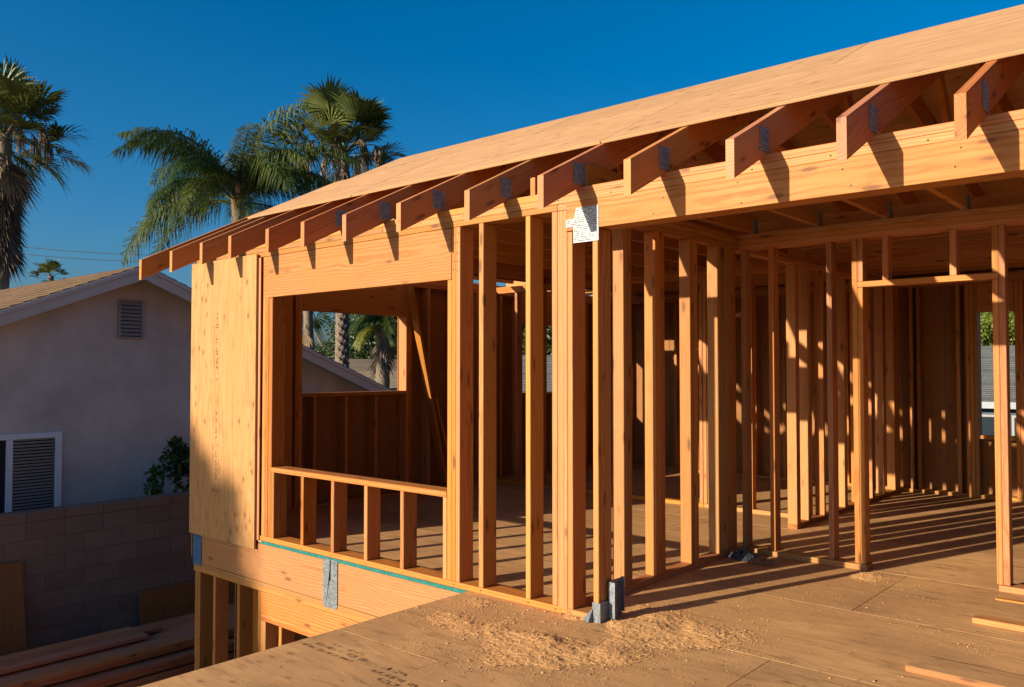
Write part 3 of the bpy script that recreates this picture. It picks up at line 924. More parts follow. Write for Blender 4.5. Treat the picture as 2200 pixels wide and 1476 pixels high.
# ------------------------------------------------------------------ sawdust
def hfield(x, y):
    """depth of the sawdust, metres"""
    G = [(-.10, -.10, .42, .22, .020), (-.35, -.45, .40, .22, .014), (.22, -.45, .34, .30, .018), (.36, .28, .26, .20, .022), (.18, .02, .18, .16, .016), (.05, -.85, .30, .16, .008),
         (-.62, -.35, .30, .25, .006), (.60, .10, .25, .25, .007), (.15, .55, .25, .22, .009), (-.9, -.12, .22, .10, .006), (.42, .85, .20, .5, .005), (.85, 1.3, .28, .5, .0035), (.55, .45, .30, .30, .006),
         (1.50, 1.15, .22, .22, .004), (1.62, .95, .12, .10, .012), (1.0, 2.0, .25, .25, .004), (.80, 2.1, .10, .14, .012)]
    h = 0
    for (a, b, sx, sy, am) in G:
        h = h + am * np.exp(-((x - a) / sx) ** 2 - ((y - b) / sy) ** 2)
    return h
def vnoise(x, y, f, seed):
    r_ = np.random.RandomState(seed)
    T = r_.rand(64, 64)
    u, v = x * f, y * f
    i, j = np.floor(u).astype(int), np.floor(v).astype(int)
    a, b = u - i, v - j
    a = a * a * (3 - 2 * a); b = b * b * (3 - 2 * b)
    g00, g10 = T[i % 64, j % 64], T[(i + 1) % 64, j % 64]
    g01, g11 = T[i % 64, (j + 1) % 64], T[(i + 1) % 64, (j + 1) % 64]
    return (g00 * (1 - a) + g10 * a) * (1 - b) + (g01 * (1 - a) + g11 * a) * b
def fbm(x, y, f, seed, o=4):
    s_, am = 0, .5
    for k in range(o):
        s_ = s_ + am * vnoise(x, y, f * 2 ** k, seed + k); am *= .5
    return s_
def dust_h(x, y):
    b = hfield(x, y)
    n = fbm(x, y, 5.0, 2, 3); n2 = vnoise(x, y, 42.0, 8); n3 = vnoise(x, y, 95.0, 12)
    patch = np.clip((fbm(x + 3.1, y + 1.7, 2.6, 77, 3) - .29) * 4.0, 0, 1.2)
    h = b * patch * (.25 + 1.7 * n) - .0058 + .004 * (n2 - .5) * np.clip(b / .012, 0, 1.2) + .005 * (n3 - .5) * np.clip(b / .008, 0, 1)
    # trodden furrows
    fur = fbm(x * .7 + 9, y * .7, 9.0, 21, 2)
    h = h - np.clip(fur - .50, 0, 1) * .05 * np.clip(b / .02, 0, 1)
    return h
nx_, ny_ = 480, 560
gx, gy = np.meshgrid(np.linspace(-1.03, 1.97, nx_), np.linspace(-1.25, 2.45, ny_))
hz = dust_h(gx, gy)
# the studs and plates stand clear of the heap
keep = hz > .0006
V = np.stack([gx, gy, np.maximum(hz, -.0005) + .001], -1).reshape(-1, 3)
idx = np.arange(nx_ * ny_).reshape(ny_, nx_)
q = np.stack([idx[:-1, :-1], idx[:-1, 1:], idx[1:, 1:], idx[1:, :-1]], -1)
kq = (keep[:-1, :-1] | keep[:-1, 1:] | keep[1:, 1:] | keep[1:, :-1])
me = fast_mesh('sawdust', V, q[kq], M['dust'], True)
dust = tag(ob('sawdust', me), 'loose golden sawdust heaped on the plywood deck by the corner post', 'sawdust', kind='stuff')
# single chips
rs = np.random.RandomState(4)
N = 900000
px = rs.uniform(-1.03, 2.0, N); py = rs.uniform(-1.6, 3.2, N)
b = hfield(px, py)
pr = np.clip(b / .016, 0, 1) * .40 * np.clip((fbm(px + 3.1, py + 1.7, 2.6, 77, 3) - .27) * 3.6, .15, 1.2) * (.4 + 1.2 * fbm(px, py, 8, 30, 3)) + .004 + .16 * np.clip(fbm(px, py, 2.2, 40, 4) - .50, 0, 1)
kp = rs.rand(N) < pr
px, py = px[kp], py[kp]
n = len(px)
z = np.maximum(dust_h(px, py), 0) + .001
s_ = rs.uniform(.0011, .0028, n) * np.where(rs.rand(n) < .025, 2.8, 1)
ang = rs.uniform(0, 6.283, n)
T4 = np.array([(1, 0, 0), (-.6, .8, 0), (-.6, -.8, 0), (0.1, 0, 1.0)])
ca, sa = np.cos(ang), np.sin(ang)
el_ = rs.uniform(.6, 2.0, n)
Vc = np.zeros((n, 4, 3), np.float32)
for k in range(4):
    u, v, w = T4[k]
    u = u * el_
    Vc[:, k, 0] = px + s_ * (u * ca - v * sa); Vc[:, k, 1] = py + s_ * (u * sa + v * ca); Vc[:, k, 2] = z + s_ * w * rs.uniform(.4, 1.2, n) - .0005 * (w == 0)
base = (np.arange(n) * 4)[:, None, None]
Fc = (np.array([(0, 1, 3), (1, 2, 3), (2, 0, 3)])[None] + base).reshape(-1, 3)
me = fast_mesh('wood_chips', Vc.reshape(-1, 3), Fc, M['chip'])
tag(ob('wood_chips', me), 'fine wood chips scattered over the plywood deck', 'wood chips', kind='stuff')

# ------------------------------------------------------------------ things lying on the deck
b2 = empty('offcut_board', (2.0, .45, 0), 'pale offcut board lying on deck with a dark gap behind it', 'board')
box('board', 1.545, 3.4, .345, .555, .001, .030, M['ply_floor'], b2, 'x')
box('edge_strip', 1.545, 3.4, .338, .3445, .001, .0295, M['fir_pale'] if 'fir_pale' in M else M['fir'], b2, 'x')
b1 = box('narrow_board', 1.605, 3.2, 1.395, 1.480, .001, .034, M['fir'], None, 'x')
tag(b1, 'narrow pale stick lying on deck in front of the door jamb', 'board')
b3 = box('thin_lath', 1.60, 3.3, 2.02, 2.07, .001, .012, M['fir'], None, 'x')
tag(b3, 'thin lath lying along the deck right beside the entry wall plate', 'board')

def crumple(name, cx, cy, w, d, h, seed, mat, z0=0.0):
    n = 26
    V, Fc = [], []
    for j in range(n):
        for i in range(n):
            u, v = i / (n - 1) * 2 - 1, j / (n - 1) * 2 - 1
            r_ = math.hypot(u, v)
            e = 1 + .25 * mnoise.noise(Vector((math.atan2(v, u) * 1.3, seed, 0)))
            rr = min(1, max(abs(u), abs(v)))
            k = (rr / max(r_, 1e-6)) * e
            x, y = u * k * w / 2, v * k * d / 2
            f = max(0, 1 - rr ** 2)
            zz = h * f * (.55 + .8 * abs(mnoise.noise(Vector((u * 2.2 + seed, v * 2.4, 1))))) + .012 * abs(mnoise.noise(Vector((u * 7, v * 7, seed))))
            V.append((cx + x, cy + y, z0 + .003 + zz))
    for j in range(n - 1):
        for i in range(n - 1):
            a = j * n + i
            Fc.append((a, a + 1, a + n + 1, a + n))
    return V, Fc
V, Fc = crumple('plastic_bag', -.10, 2.06, .26, .20, .085, 3.1, None)
bagE = empty('crumpled_bag', (-.05, 2.05, 0), 'crumpled dark plastic bag with brown paper beside the entry wall corner', 'bag')
solid('plastic_film', V, Fc, M['bag'], bagE, (-.10, 2.06, 0))
V, Fc = crumple('paper', .05, 2.02, .24, .16, .030, 8.4, None)
solid('paper_layer', V, Fc, M['bagpaper'], bagE, (.05, 2.02, 0))

# ------------------------------------------------------------------ yard: block wall
BW = empty('block_wall', (-7.16, 2.5, GROUND), 'brown concrete block garden wall in front of the grey stucco house', 'wall')
box('mortar_core', -7.255, -7.075, -3.2, 9.0, GROUND, -.10, M['mortar'], BW, 'y')
me_b = box_mesh(.396, .192, .190, M['cmu'], .004)
me_h = box_mesh(.194, .192, .190, M['cmu'], .004)
nrow = 10
for rI in range(nrow):
    z1 = -.205 - rI * .1965
    y = -2.6 + (.2015 if rI % 2 else 0)
    if rI % 2:
        ob('block', me_h, BW, Matrix.Translation((-7.166, -2.6 + .0985, z1 - .095)) @ ROT['y'])
    for k in range(24):
        yc = y + .4025 * k + .2
        ob('block', me_b, BW, Matrix.Translation((-7.166 + rnd.uniform(-.002, .002), yc, z1 - .095)) @ ROT['y'])
k = -2.6
while k < 7.0:
    box('cap_block', -7.262, -7.064, k + .003, k + .400, -.2015, -.098, M['cmu'], BW, 'y', .005)
    k += .4025

# plywood leaning against it
def leaning(name, y0, y1, ztop_, zbot, xt, xb, label, mat):
    th = .018
    d = Vector((xt - xb, 0, ztop_ - zbot)); L = d.length
    rot = Matrix((( d.x / L, 0, -d.z / L, 0), (0, 1, 0, 0), (d.z / L, 0, d.x / L, 0), (0, 0, 0, 1)))
    # keep it right handed
    if rot.to_3x3().determinant() < 0:
        rot = rot @ Matrix.Scale(-1, 4, (0, 0, 1))
    m = Matrix.Translation(((xt + xb) / 2 + .014, (y0 + y1) / 2, (ztop_ + zbot) / 2)) @ rot
    o = ob(name, box_mesh(L, y1 - y0, th, mat, .001), None, m)
    return tag(o, label, 'plywood')
leaning('leaning_plywood', -1.86, -.64, -.60, GROUND + .006, -7.045, -6.72, 'tall knotty plywood sheet leaning on the block wall', M['ply_in'])
leaning('leaning_plywood', .62, 2.2, -1.18, GROUND + .006, -7.045, -6.90, 'low dark plywood offcut leaning on the block wall behind the lumber', M['ply_in'])

# lumber stack
nb = 0
stack_rows = [(-2.09, 8, 0), (-1.985, 8, .06), (-1.88, 8, -.02), (-1.775, 8, .05), (-1.67, 8, 0), (-1.565, 7, .03), (-1.46, 6, .05), (-1.355, 3, .02)]
for ri, (zb, cnt, off) in enumerate(stack_rows):
    for k in range(cnt):
        wB_ = .140
        x1 = -5.38 - k * (wB_ + .004) - off * .3
        L0 = -3.4 + rnd.uniform(-.15, .15)
        L1 = 6.2 + rnd.uniform(-.5, .5)
        if ri == 7: L1 = (.18, .32, .10)[k]; x1 -= .44
        if ri == 6: x1 -= .14
        for half in range(2):
            dzz = half * .0425
            if ri == 7 and half: continue
            o = box('stacked_board', x1 - wB_, x1, L0 + rnd.uniform(-.05, .05), L1 + rnd.uniform(-.06, .06), zb + dzz, zb + dzz + .0405, M['fir_dark'], None, 'y')
            ORD = ('first', 'second', 'third', 'fourth', 'fifth', 'sixth', 'seventh', 'eighth', 'ninth', 'tenth', 'eleventh', 'twelfth', 'thirteenth', 'fourteenth', 'fifteenth')
            tag(o, ('reddish stacked board, %s layer up, %s from the stud wall side' % (ORD[ri * 2 + half], ORD[k])) if ri < 7
                else 'short reddish board on top of the lumber stack, %s from the stud wall side' % ORD[k], 'board', 'boards of the lumber stack')
            nb += 1
    if ri < 7:
        for ys in (-2.4, .6, 3.4):
            pass
for ys in (-2.2, .7, 3.6):
    o = box('stack_bearer', -6.6, -5.3, ys, ys + .09, GROUND + .002, -2.092, M['fir_dark'], None, 'x')
    tag(o, {-2.2: 'timber bearer under the lumber stack, nearest the tall leaning plywood', .7: 'timber bearer under the middle of the lumber stack', 3.6: 'timber bearer under the rear end of the lumber stack'}[ys], 'bearer', 'bearers under the lumber stack')

# pale blue folded sheet at the foot of the lower wall
V, Fc = [], []
for j in range(9):
    for i in range(9):
        u, v = i / 8, j / 8
        V.append((-4.40 + .28 * u + .05 * mnoise.noise(Vector((u * 3, v * 3, 2))), -.42 + .30 * v * .5 + .12 * mnoise.noise(Vector((u * 2, v * 2, 7))), -1.78 + .50 * v * (1 - .25 * u) + .04 * mnoise.noise(Vector((u * 4, v * 4, 5)))))
for j in range(8):
    for i in range(8):
        a = j * 9 + i
        Fc.append((a, a + 1, a + 10, a + 9))
o = solid('plastic_sheet', V, Fc, M['tarp'], None, (-4.3, -.35, GROUND))
md = o.modifiers.new('thick', 'SOLIDIFY'); md.thickness = .006
tag(o, 'pale blue plastic sheet propped at the foot of the lower stud wall', 'plastic sheet')
o2 = box('sheet_box', -4.42, -4.10, -.34, -.12, GROUND + .001, -1.80, M['fir_dark'], None, 'x')
tag(o2, 'dark low timber block under the pale blue sheet', 'block')

# ------------------------------------------------------------------ neighbour's house
NB = empty('neighbour_house', (-12, 1.0, GROUND), 'grey stucco bungalow with brown shingle gable roof and louvred vent', 'house')
xw = -8.0
YP, ZP, SL, SR = .945, 2.765, .402, .407     # ridge of the roof top surface at the gable edge
xe = -7.66
half = 5.4
def zroof(y): return ZP - (SL * (YP - y) if y < YP else SR * (y - YP))
# gable wall with a window opening
yw0, yw1, zw0, zw1 = -1.62, .105, -.42, .690
Vw = []; Fw = []
def wall_quad(a, b, c, d, x=xw):
    i = len(Vw)
    Vw.extend([(x, *a), (x, *b), (x, *c), (x, *d)]); Fw.append((i, i + 1, i + 2, i + 3))
yl, yr = YP - half, YP + half
und = .115
zt_ = lambda y: zroof(y) - und
wall_quad((yl, GROUND), (yw0, GROUND), (yw0, zt_(yw0)), (yl, zt_(yl)))
wall_quad((yw0, GROUND), (yw1, GROUND), (yw1, zw0), (yw0, zw0))
wall_quad((yw0, zw1), (yw1, zw1), (yw1, zt_(yw1)), (yw0, zt_(yw0)))
wall_quad((yw1, GROUND), (YP, GROUND), (YP, zt_(YP)), (yw1, zt_(yw1)))
wall_quad((YP, GROUND), (yr, GROUND), (yr, zt_(yr)), (YP, zt_(YP)))
# long side walls and rear
for (y_) in (yl, yr):
    i = len(Vw)
    Vw.extend([(xw, y_, GROUND), (xw - 9, y_, GROUND), (xw - 9, y_, zt_(y_)), (xw, y_, zt_(y_))]); Fw.append((i, i + 1, i + 2, i + 3))
solid('stucco_wall', Vw, Fw, M['stucco'], NB, (xw, YP, GROUND))
solid('rear_wall', [(xw - 9, yl, GROUND), (xw - 9, yr, GROUND), (xw - 9, yr, zt_(yr)), (xw - 9, YP, zt_(YP)), (xw - 9, yl, zt_(yl))], [(0, 1, 2, 3, 4)], M['stucco'], NB, (xw - 9, YP, GROUND))
# stepped shingle courses on both slopes
def shingle_slope(name, sgn, sl, mat):
    V, Fc = [], []
    ov = half + .45
    stp = .14
    n = int(ov / stp)
    for k in range(n):
        a, b = k * stp, (k + 1) * stp
        za, zb_ = ZP - sl * a + .002, ZP - sl * b + .009
        ya, yb = YP + sgn * a, YP + sgn * b
        i = len(V)
        V += [(xe, ya, za), (xe - 9.7, ya, za), (xe - 9.7, yb, zb_), (xe, yb, zb_), (xe, yb, zb_ - .012), (xe - 9.7, yb, zb_ - .012)]
        Fc += [(i, i + 1, i + 2, i + 3), (i + 3, i + 2, i + 5, i + 4)]
    rot = Matrix.Rotation(-sgn * math.atan(sl), 4, 'X')
    o = solid(name, V, Fc, mat, NB, (xe, YP, ZP), rot)
    # deck slab beneath
    e0, e1 = YP, YP + sgn * ov
    V = [(xe + .0, e0, ZP - .004), (xe - 9.7, e0, ZP - .004), (xe - 9.7, e1, ZP - sl * ov - .004), (xe, e1, ZP - sl * ov - .004)]
    V = V + [(a, b, c - .045) for a, b, c in V]
    solid('roof_deck', V, [(0, 1, 2, 3), (4, 7, 6, 5), (0, 3, 7, 4), (1, 5, 6, 2), (2, 6, 7, 3), (0, 4, 5, 1)], M['trim'], o, (xe, YP, ZP))
    # rake trim: thin moulding and deeper barge board
    for (dx, h0, h1, nm) in ((.020, -.012, -.060, 'rake_moulding'), (.002, -.055, -.185, 'barge_board')):
        x0_, x1_ = xe - .03, xe + dx
        z0a, z0b = ZP + h0, ZP - sl * ov + h0
        z1a, z1b = ZP + h1, ZP - sl * ov + h1
        V = [(x0_, e0, z1a), (x1_, e0, z1a), (x1_, e1, z1b), (x0_, e1, z1b), (x0_, e0, z0a), (x1_, e0, z0a), (x1_, e1, z0b), (x0_, e1, z0b)]
        solid(nm, V, HEX, M['trim'], o, (xe, YP, ZP))
    # soffit between barge board and wall
    V = [(xe - .03, e0, ZP - .12), (xw - .02, e0, ZP - .12), (xw - .02, e1, ZP - sl * ov - .12), (xe - .03, e1, ZP - sl * ov - .12)]
    solid('soffit', V, [(0, 1, 2, 3)], M['trim'], o, (xe, YP, ZP))
    return o
shingle_slope('shingle_roof', -1, SL, M['shingle'])
shingle_slope('shingle_roof', 1, SR, M['shingle'])
# gable vent
gv = solid('gable_vent', [(xw + .003, .765, 1.845), (xw + .003, 1.075, 1.845), (xw + .003, 1.075, 2.325), (xw + .003, .765, 2.325)], [(0, 1, 2, 3)], M['dark'], NB, (xw, .92, 2.1))
for (a, b, c, d) in ((.755, .785, 1.835, 2.335), (1.055, 1.085, 1.835, 2.335)):
    box('vent_frame', xw + .001, xw + .035, a, b, c, d, M['vent'], gv, 'z')
for (c, d) in ((1.835, 1.860), (2.310, 2.335)):
    box('vent_frame', xw + .001, xw + .035, .786, 1.054, c, d, M['vent'], gv, 'y')
for k in range(9):
    z = 1.868 + k * .0492
    V = [(xw + .004, .787, z + .040), (xw + .034, .787, z + .004), (xw + .034, 1.053, z + .004), (xw + .004, 1.053, z + .040)]
    V = V + [(a + .004, b, c + .005) for a, b, c in V]
    solid('louvre', V, [(0, 1, 2, 3), (4, 7, 6, 5), (0, 4, 5, 1), (1, 5, 6, 2), (2, 6, 7, 3), (3, 7, 4, 0)], M['vent'], gv, (xw, .92, z))
# sliding window with blinds
wn_ = box('window_frame', xw - .03, xw + .03, yw1 - .075, yw1, zw0, zw1, M['white_vinyl'], NB, 'z')
box('frame_rail', xw - .03, xw + .03, yw0, yw1 - .076, zw1 - .068, zw1 - .001, M['white_vinyl'], wn_, 'y')
box('frame_rail', xw - .03, xw + .03, yw0, yw1 - .076, zw0, zw0 + .06, M['white_vinyl'], wn_, 'y')
box('mullion', xw - .028, xw + .028, -.498, -.432, zw0 + .061, zw1 - .069, M['white_vinyl'], wn_, 'z')
box('window_frame', xw - .03, xw + .03, yw0, yw0 + .07, zw0 + .061, zw1 - .069, M['white_vinyl'], NB, 'z')
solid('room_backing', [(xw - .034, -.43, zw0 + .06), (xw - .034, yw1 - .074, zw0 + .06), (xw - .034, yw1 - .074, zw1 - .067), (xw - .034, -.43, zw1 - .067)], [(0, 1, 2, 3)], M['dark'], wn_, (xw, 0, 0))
solid('pane', [(xw - .004, yw0, zw0 + .06), (xw - .004, -.50, zw0 + .06), (xw - .004, -.50, zw1 - .067), (xw - .004, yw0, zw1 - .067)], [(0, 1, 2, 3)], M['glass'], wn_, (xw, -1, 0))
solid('pane', [(xw + .012, -.43, zw0 + .06), (xw + .012, yw1 - .074, zw0 + .06), (xw + .012, yw1 - .074, zw1 - .067), (xw + .012, -.43, zw1 - .067)], [(0, 1, 2, 3)], M['clear'], wn_, (xw, 0, 0))
k = zw0 + .07
while k < zw1 - .075:
    V = [(xw - .026, -.428, k + .021), (xw - .010, -.428, k), (xw - .010, yw1 - .078, k), (xw - .026, yw1 - .078, k + .021)]
    V = V + [(a + .001, b, c + .002) for a, b, c in V]
    solid('blind_slat', V, [(0, 1, 2, 3), (4, 7, 6, 5), (1, 5, 6, 2), (0, 4, 5, 1)], M['blind'], wn_, (xw, 0, k))
    k += .038

# ------------------------------------------------------------------ vegetation builders
def tube(pts, rads, seg=8, jitter=0.0, rs=None):
    V, Fc = [], []
    n = len(pts)
    for i, p in enumerate(pts):
        p = Vector(p)
        t = (Vector(pts[min(i + 1, n - 1)]) - Vector(pts[max(i - 1, 0)])).normalized()
        u = t.orthogonal().normalized() if abs(t.z) < .99 else Vector((1, 0, 0))
        if abs(t.z) > .5: u = (Vector((1, 0, 0)) - t * t.x).normalized()
        v = t.cross(u)
        for k in range(seg):
            a = 2 * math.pi * k / seg
            r_ = rads[i] * (1 + (rs.uniform(-jitter, jitter) if rs else 0))
            V.append(p + (u * math.cos(a) + v * math.sin(a)) * r_)
    for i in range(n - 1):
        for k in range(seg):
            a = i * seg + k; b = i * seg + (k + 1) % seg
            Fc.append((a, b, b + seg, a + seg))
    Fc.append(tuple(range((n - 1) * seg, n * seg)))
    return V, Fc

def fan_mesh(elev, R_, pet, seed, mat, nseg=34, spread=115, droop=.25, fold=.0, wid=1.0):
    r2 = random.Random(seed)
    e = R(elev)
    f = Vector((math.cos(e), 0, math.sin(e))); s = Vector((0, 1, 0)); nrm = f.cross(s) * -1
    V, Fc = [], []
    base = f * pet
    base.z -= .10 * pet * math.cos(e)
    # petiole
    w = .022
    pts = [Vector((0, 0, 0)), f * pet * .5 + Vector((0, 0, -.02 * pet)), base]
    for p in pts:
        V += [p + s * w, p - s * w, p - nrm * w * .8]
    for i in range(2):
        a = i * 3
        for k in range(3):
            Fc.append((a + k, a + (k + 1) % 3, a + 3 + (k + 1) % 3, a + 3 + k))
    for k in range(nseg):
        a0 = R(spread) * (2 * (k) / (nseg - 1) - 1)
        wa = R(spread) * 2 / (nseg - 1) * .56 * wid
        L = R_ * (1 - .28 * abs(a0 / R(spread)) ** 2) * r2.uniform(.88, 1.08)
        dz0 = fold * abs(math.sin(a0))
        prev = None
        fr_ = r2.uniform(.75, 1.35)
        for j, (t, ww) in enumerate(((.03, 1.0), (.30, 1.0), (.60, .98), (.82, .45), (1.04, .03))):
            rr = L * t
            cen = math.cos(a0), math.sin(a0)
            ha = wa * ww * (.60 if t > .62 else 1)
            hw = rr * math.tan(min(ha, .4)) if t <= .61 else L * .60 * math.tan(min(wa, .4)) * ww * .95
            d_ = f * cen[0] + s * cen[1]
            p = base + d_ * rr
            side = s * cen[0] - f * cen[1]
            pl = nrm * ((.018 if k % 2 else -.018) * min(t * 2, 1)) - nrm * (dz0 * rr)
            dr = droop * R_ * (max(0, t - .35) ** 2) * 2.2 * fr_
            p = p + pl + Vector((0, 0, -dr)) - d_ * dr * .25
            V += [p + side * hw, p - side * hw]
            i2 = len(V)
            if prev is not None:
                Fc.append((prev, prev + 1, i2 - 1, i2 - 2))
            prev = i2 - 2
    return mesh_from('fan_frond', V, Fc, mat)

def pinnate_mesh(elev, L, curve, seed, mat, nleaf=64, ll=.55, hang=.75, mat2=None):
    r2 = random.Random(seed)
    V, Fc = [], []
    pts = []
    p = Vector((0, 0, 0)); e = R(elev)
    n = 22
    side_b = r2.uniform(-.2, .2)
    for i in range(n + 1):
        pts.append(p.copy())
        t = i / n
        a = e - R(curve) * t ** 1.15
        p = p + Vector((math.cos(a), side_b * t * .3, math.sin(a))) * (L / n)
    vv, ff = tube(pts, [.035 * (1 - .88 * i / n) for i in range(n + 1)], 5)
    V += vv; Fc += ff
    for k in range(nleaf):
        t = .16 + .84 * k / (nleaf - 1)
        fi = min(t * n, n - .001); i0 = int(fi); fr_ = fi - i0
        q = pts[i0].lerp(pts[i0 + 1], fr_)
        d = (pts[i0 + 1] - pts[i0]).normalized()
        up = Vector((-d.z, 0, d.x)) if abs(d.x) > .05 else Vector((-d.z, 0, d.x))
        l_ = ll * (math.sin(math.pi * min(1, .18 + t * .86)) ** .6) * r2.uniform(.8, 1.15)
        for sd in (-1, 1):
            for rep in range(2):
                o_ = Vector((0, sd, 0))
                tilt = r2.uniform(-.5, .55)
                dr = (o_ * r2.uniform(.5, .8) + d * r2.uniform(.3, .65) + up * tilt).normalized()
                w = r2.uniform(.010, .017)
                a_ = q + dr * .01
                m_ = q + dr * l_ * .48 + Vector((0, 0, -hang * l_ * .12))
                b_ = q + dr * l_ * .80 + Vector((0, 0, -hang * l_ * r2.uniform(.45, .75)))
                wd = d * w
                i2 = len(V)
                V += [a_ + wd * .6, a_ - wd * .6, m_ + wd, m_ - wd, b_]
                Fc += [(i2, i2 + 1, i2 + 3, i2 + 2), (i2 + 2, i2 + 3, i2 + 4)]
    return mesh_from('feather_frond', V, Fc, mat)

def palm_trunk(name, parent, base, top, r0, r1, seed, boots=0, seg=14):
    rs_ = random.Random(seed)
    n = 26
    pts, rads = [], []
    b, t = Vector(base), Vector(top)
    for i in range(n + 1):
        k = i / n
        p = b.lerp(t, k) + Vector((.06 * math.sin(k * 3 + seed), .05 * math.sin(k * 2.2 + seed * 2), 0)) * (k * (1 - k) * 4)
        pts.append(p); rads.append((r0 * (1 - k) + r1 * k) * (1 + (.30 * (1 - k) ** 6)) * (1 + (.04 if i % 2 else -.02)))
    V, Fc = tube(pts, rads, seg, .03, rs_)
    if boots:
        turns = boots
        for i in range(turns):
            k = i / turns
            a = i * 2.39996
            p = b.lerp(t, .02 + .97 * k); r_ = r0 * (1 - k) + r1 * k
            o_ = Vector((math.cos(a), math.sin(a), 0)); sd = Vector((-o_.y, o_.x, 0))
            h, w = .16, .085
            i2 = len(V)
            V += [p + o_ * r_ * .92 + sd * w, p + o_ * r_ * .92 - sd * w, p + o_ * (r_ + .055) + sd * w * .45 + Vector((0, 0, h * .8)), p + o_ * (r_ + .055) - sd * w * .45 + Vector((0, 0, h * .8)), p + o_ * r_ * .9 + Vector((0, 0, h * 1.15))]
            Fc += [(i2, i2 + 1, i2 + 3, i2 + 2), (i2 + 2, i2 + 3, i2 + 4), (i2, i2 + 2, i2 + 4), (i2 + 1, i2 + 4, i2 + 3)]
    return solid(name, V, Fc, M['trunk'], parent, base, None, True)

FAN = {e: [fan_mesh(e, .92, 1.10, 10 + e + k * 101, M['fan'], nseg=38, spread=88 + 14 * k, droop=.16 + .20 * max(0, (60 - e) / 90), fold=.30 + .2 * k, wid=1.08) for k in range(3)] for e in (80, 60, 38, 15, -12, -38)}
DEADF = [fan_mesh(-62 - 9 * k, .95, .75, 300 + k, M['deadleaf'], nseg=20, spread=50, droop=.05, fold=.3) for k in range(3)]
SKIRT = [fan_mesh(-76 - 4 * k, .95, .25, 340 + k, M['skirt'], nseg=18, spread=46, droop=.02, fold=.25) for k in range(3)]

def stalk_mesh(seed):
    r2 = random.Random(seed)
    pts = []
    for i in range(9):
        t = i / 8
        pts.append(Vector((1.05 * math.sin(t * 1.7), 0, .42 * math.sin(t * 2.6) - .35 * t * t)))
    V, Fc = tube(pts, [.022 * (1 - .5 * i / 8) for i in range(9)], 5)
    for k in range(90):
        t = r2.uniform(.55, 1.0)
        i0 = min(int(t * 8), 7); q = pts[i0].lerp(pts[i0 + 1], t * 8 - i0)
        l_ = r2.uniform(.45, 1.0)
        dx, dy = r2.uniform(-.14, .20), r2.uniform(-.16, .16)
        w = Vector((r2.uniform(-1, 1), r2.uniform(-1, 1), 0)).normalized() * r2.uniform(.008, .016)
        a = q; m = q + Vector((dx * .7, dy * .7, -l_ * .45)); b = q + Vector((dx, dy, -l_))
        i2 = len(V); V += [a + w * .5, a - w * .5, m + w, m - w, b]
        Fc += [(i2, i2 + 1, i2 + 3, i2 + 2), (i2 + 2, i2 + 3, i2 + 4)]
    return mesh_from('seed_stalk', V, Fc, M['deadleaf'])
STALK = [stalk_mesh(k) for k in range(3)]

def put(name, me, parent, loc, az, sc_=1.0, tilt=0.0):
    m = Matrix.Translation(Vector(loc)) @ Matrix.Rotation(az, 4, 'Z') @ Matrix.Rotation(tilt, 4, 'X') @ Matrix.Scale(sc_, 4)
    return ob(name, me, parent, m)

def fan_palm(name, base, h, r_tr, leaf, seed, label, nleaf=30, dead=8, skirt=0, skirt_len=3.0, boots=0, lean=(0, 0), group=None, stalks=0):
    rs_ = random.Random(seed)
    b = Vector(base); t = b + Vector((lean[0], lean[1], h))
    E_ = empty(name, base, label, 'palm tree', group)
    palm_trunk('trunk', E_, b, t, r_tr * 1.15, r_tr * .9, seed, boots)
    els = [80, 38, 60, 15, 38, -12, 60, 15, 38, -38, 15, -12]
    for k in range(nleaf):
        e = els[k % len(els)]
        az = k * 2.39996 + rs_.uniform(-.35, .35)
        me = rs_.choice(FAN[e])
        put('frond', me, E_, t + Vector((0, 0, rs_.uniform(-.30, .10))), az, leaf * rs_.uniform(.80, 1.12), rs_.uniform(-.35, .35))
    for k in range(dead):
        put('dead_frond', rs_.choice(DEADF), E_, t + Vector((0, 0, rs_.uniform(-.7, -.2))), k * 2.39996 + .5, leaf * rs_.uniform(.8, 1.05))
    for k in range(stalks):
        put('seed_stalk', STALK[k % 3], E_, t + Vector((0, 0, -.05)), k * 1.05 + rs_.uniform(-.2, .2), leaf * rs_.uniform(.75, 1.0))
    for k in range(skirt):
        q = (k + .5) / skirt
        put('skirt_frond', rs_.choice(SKIRT), E_, b.lerp(t, 1) + Vector((0, 0, -.4 - q * skirt_len)), k * 2.39996, leaf * rs_.uniform(.85, 1.15))
    return E_

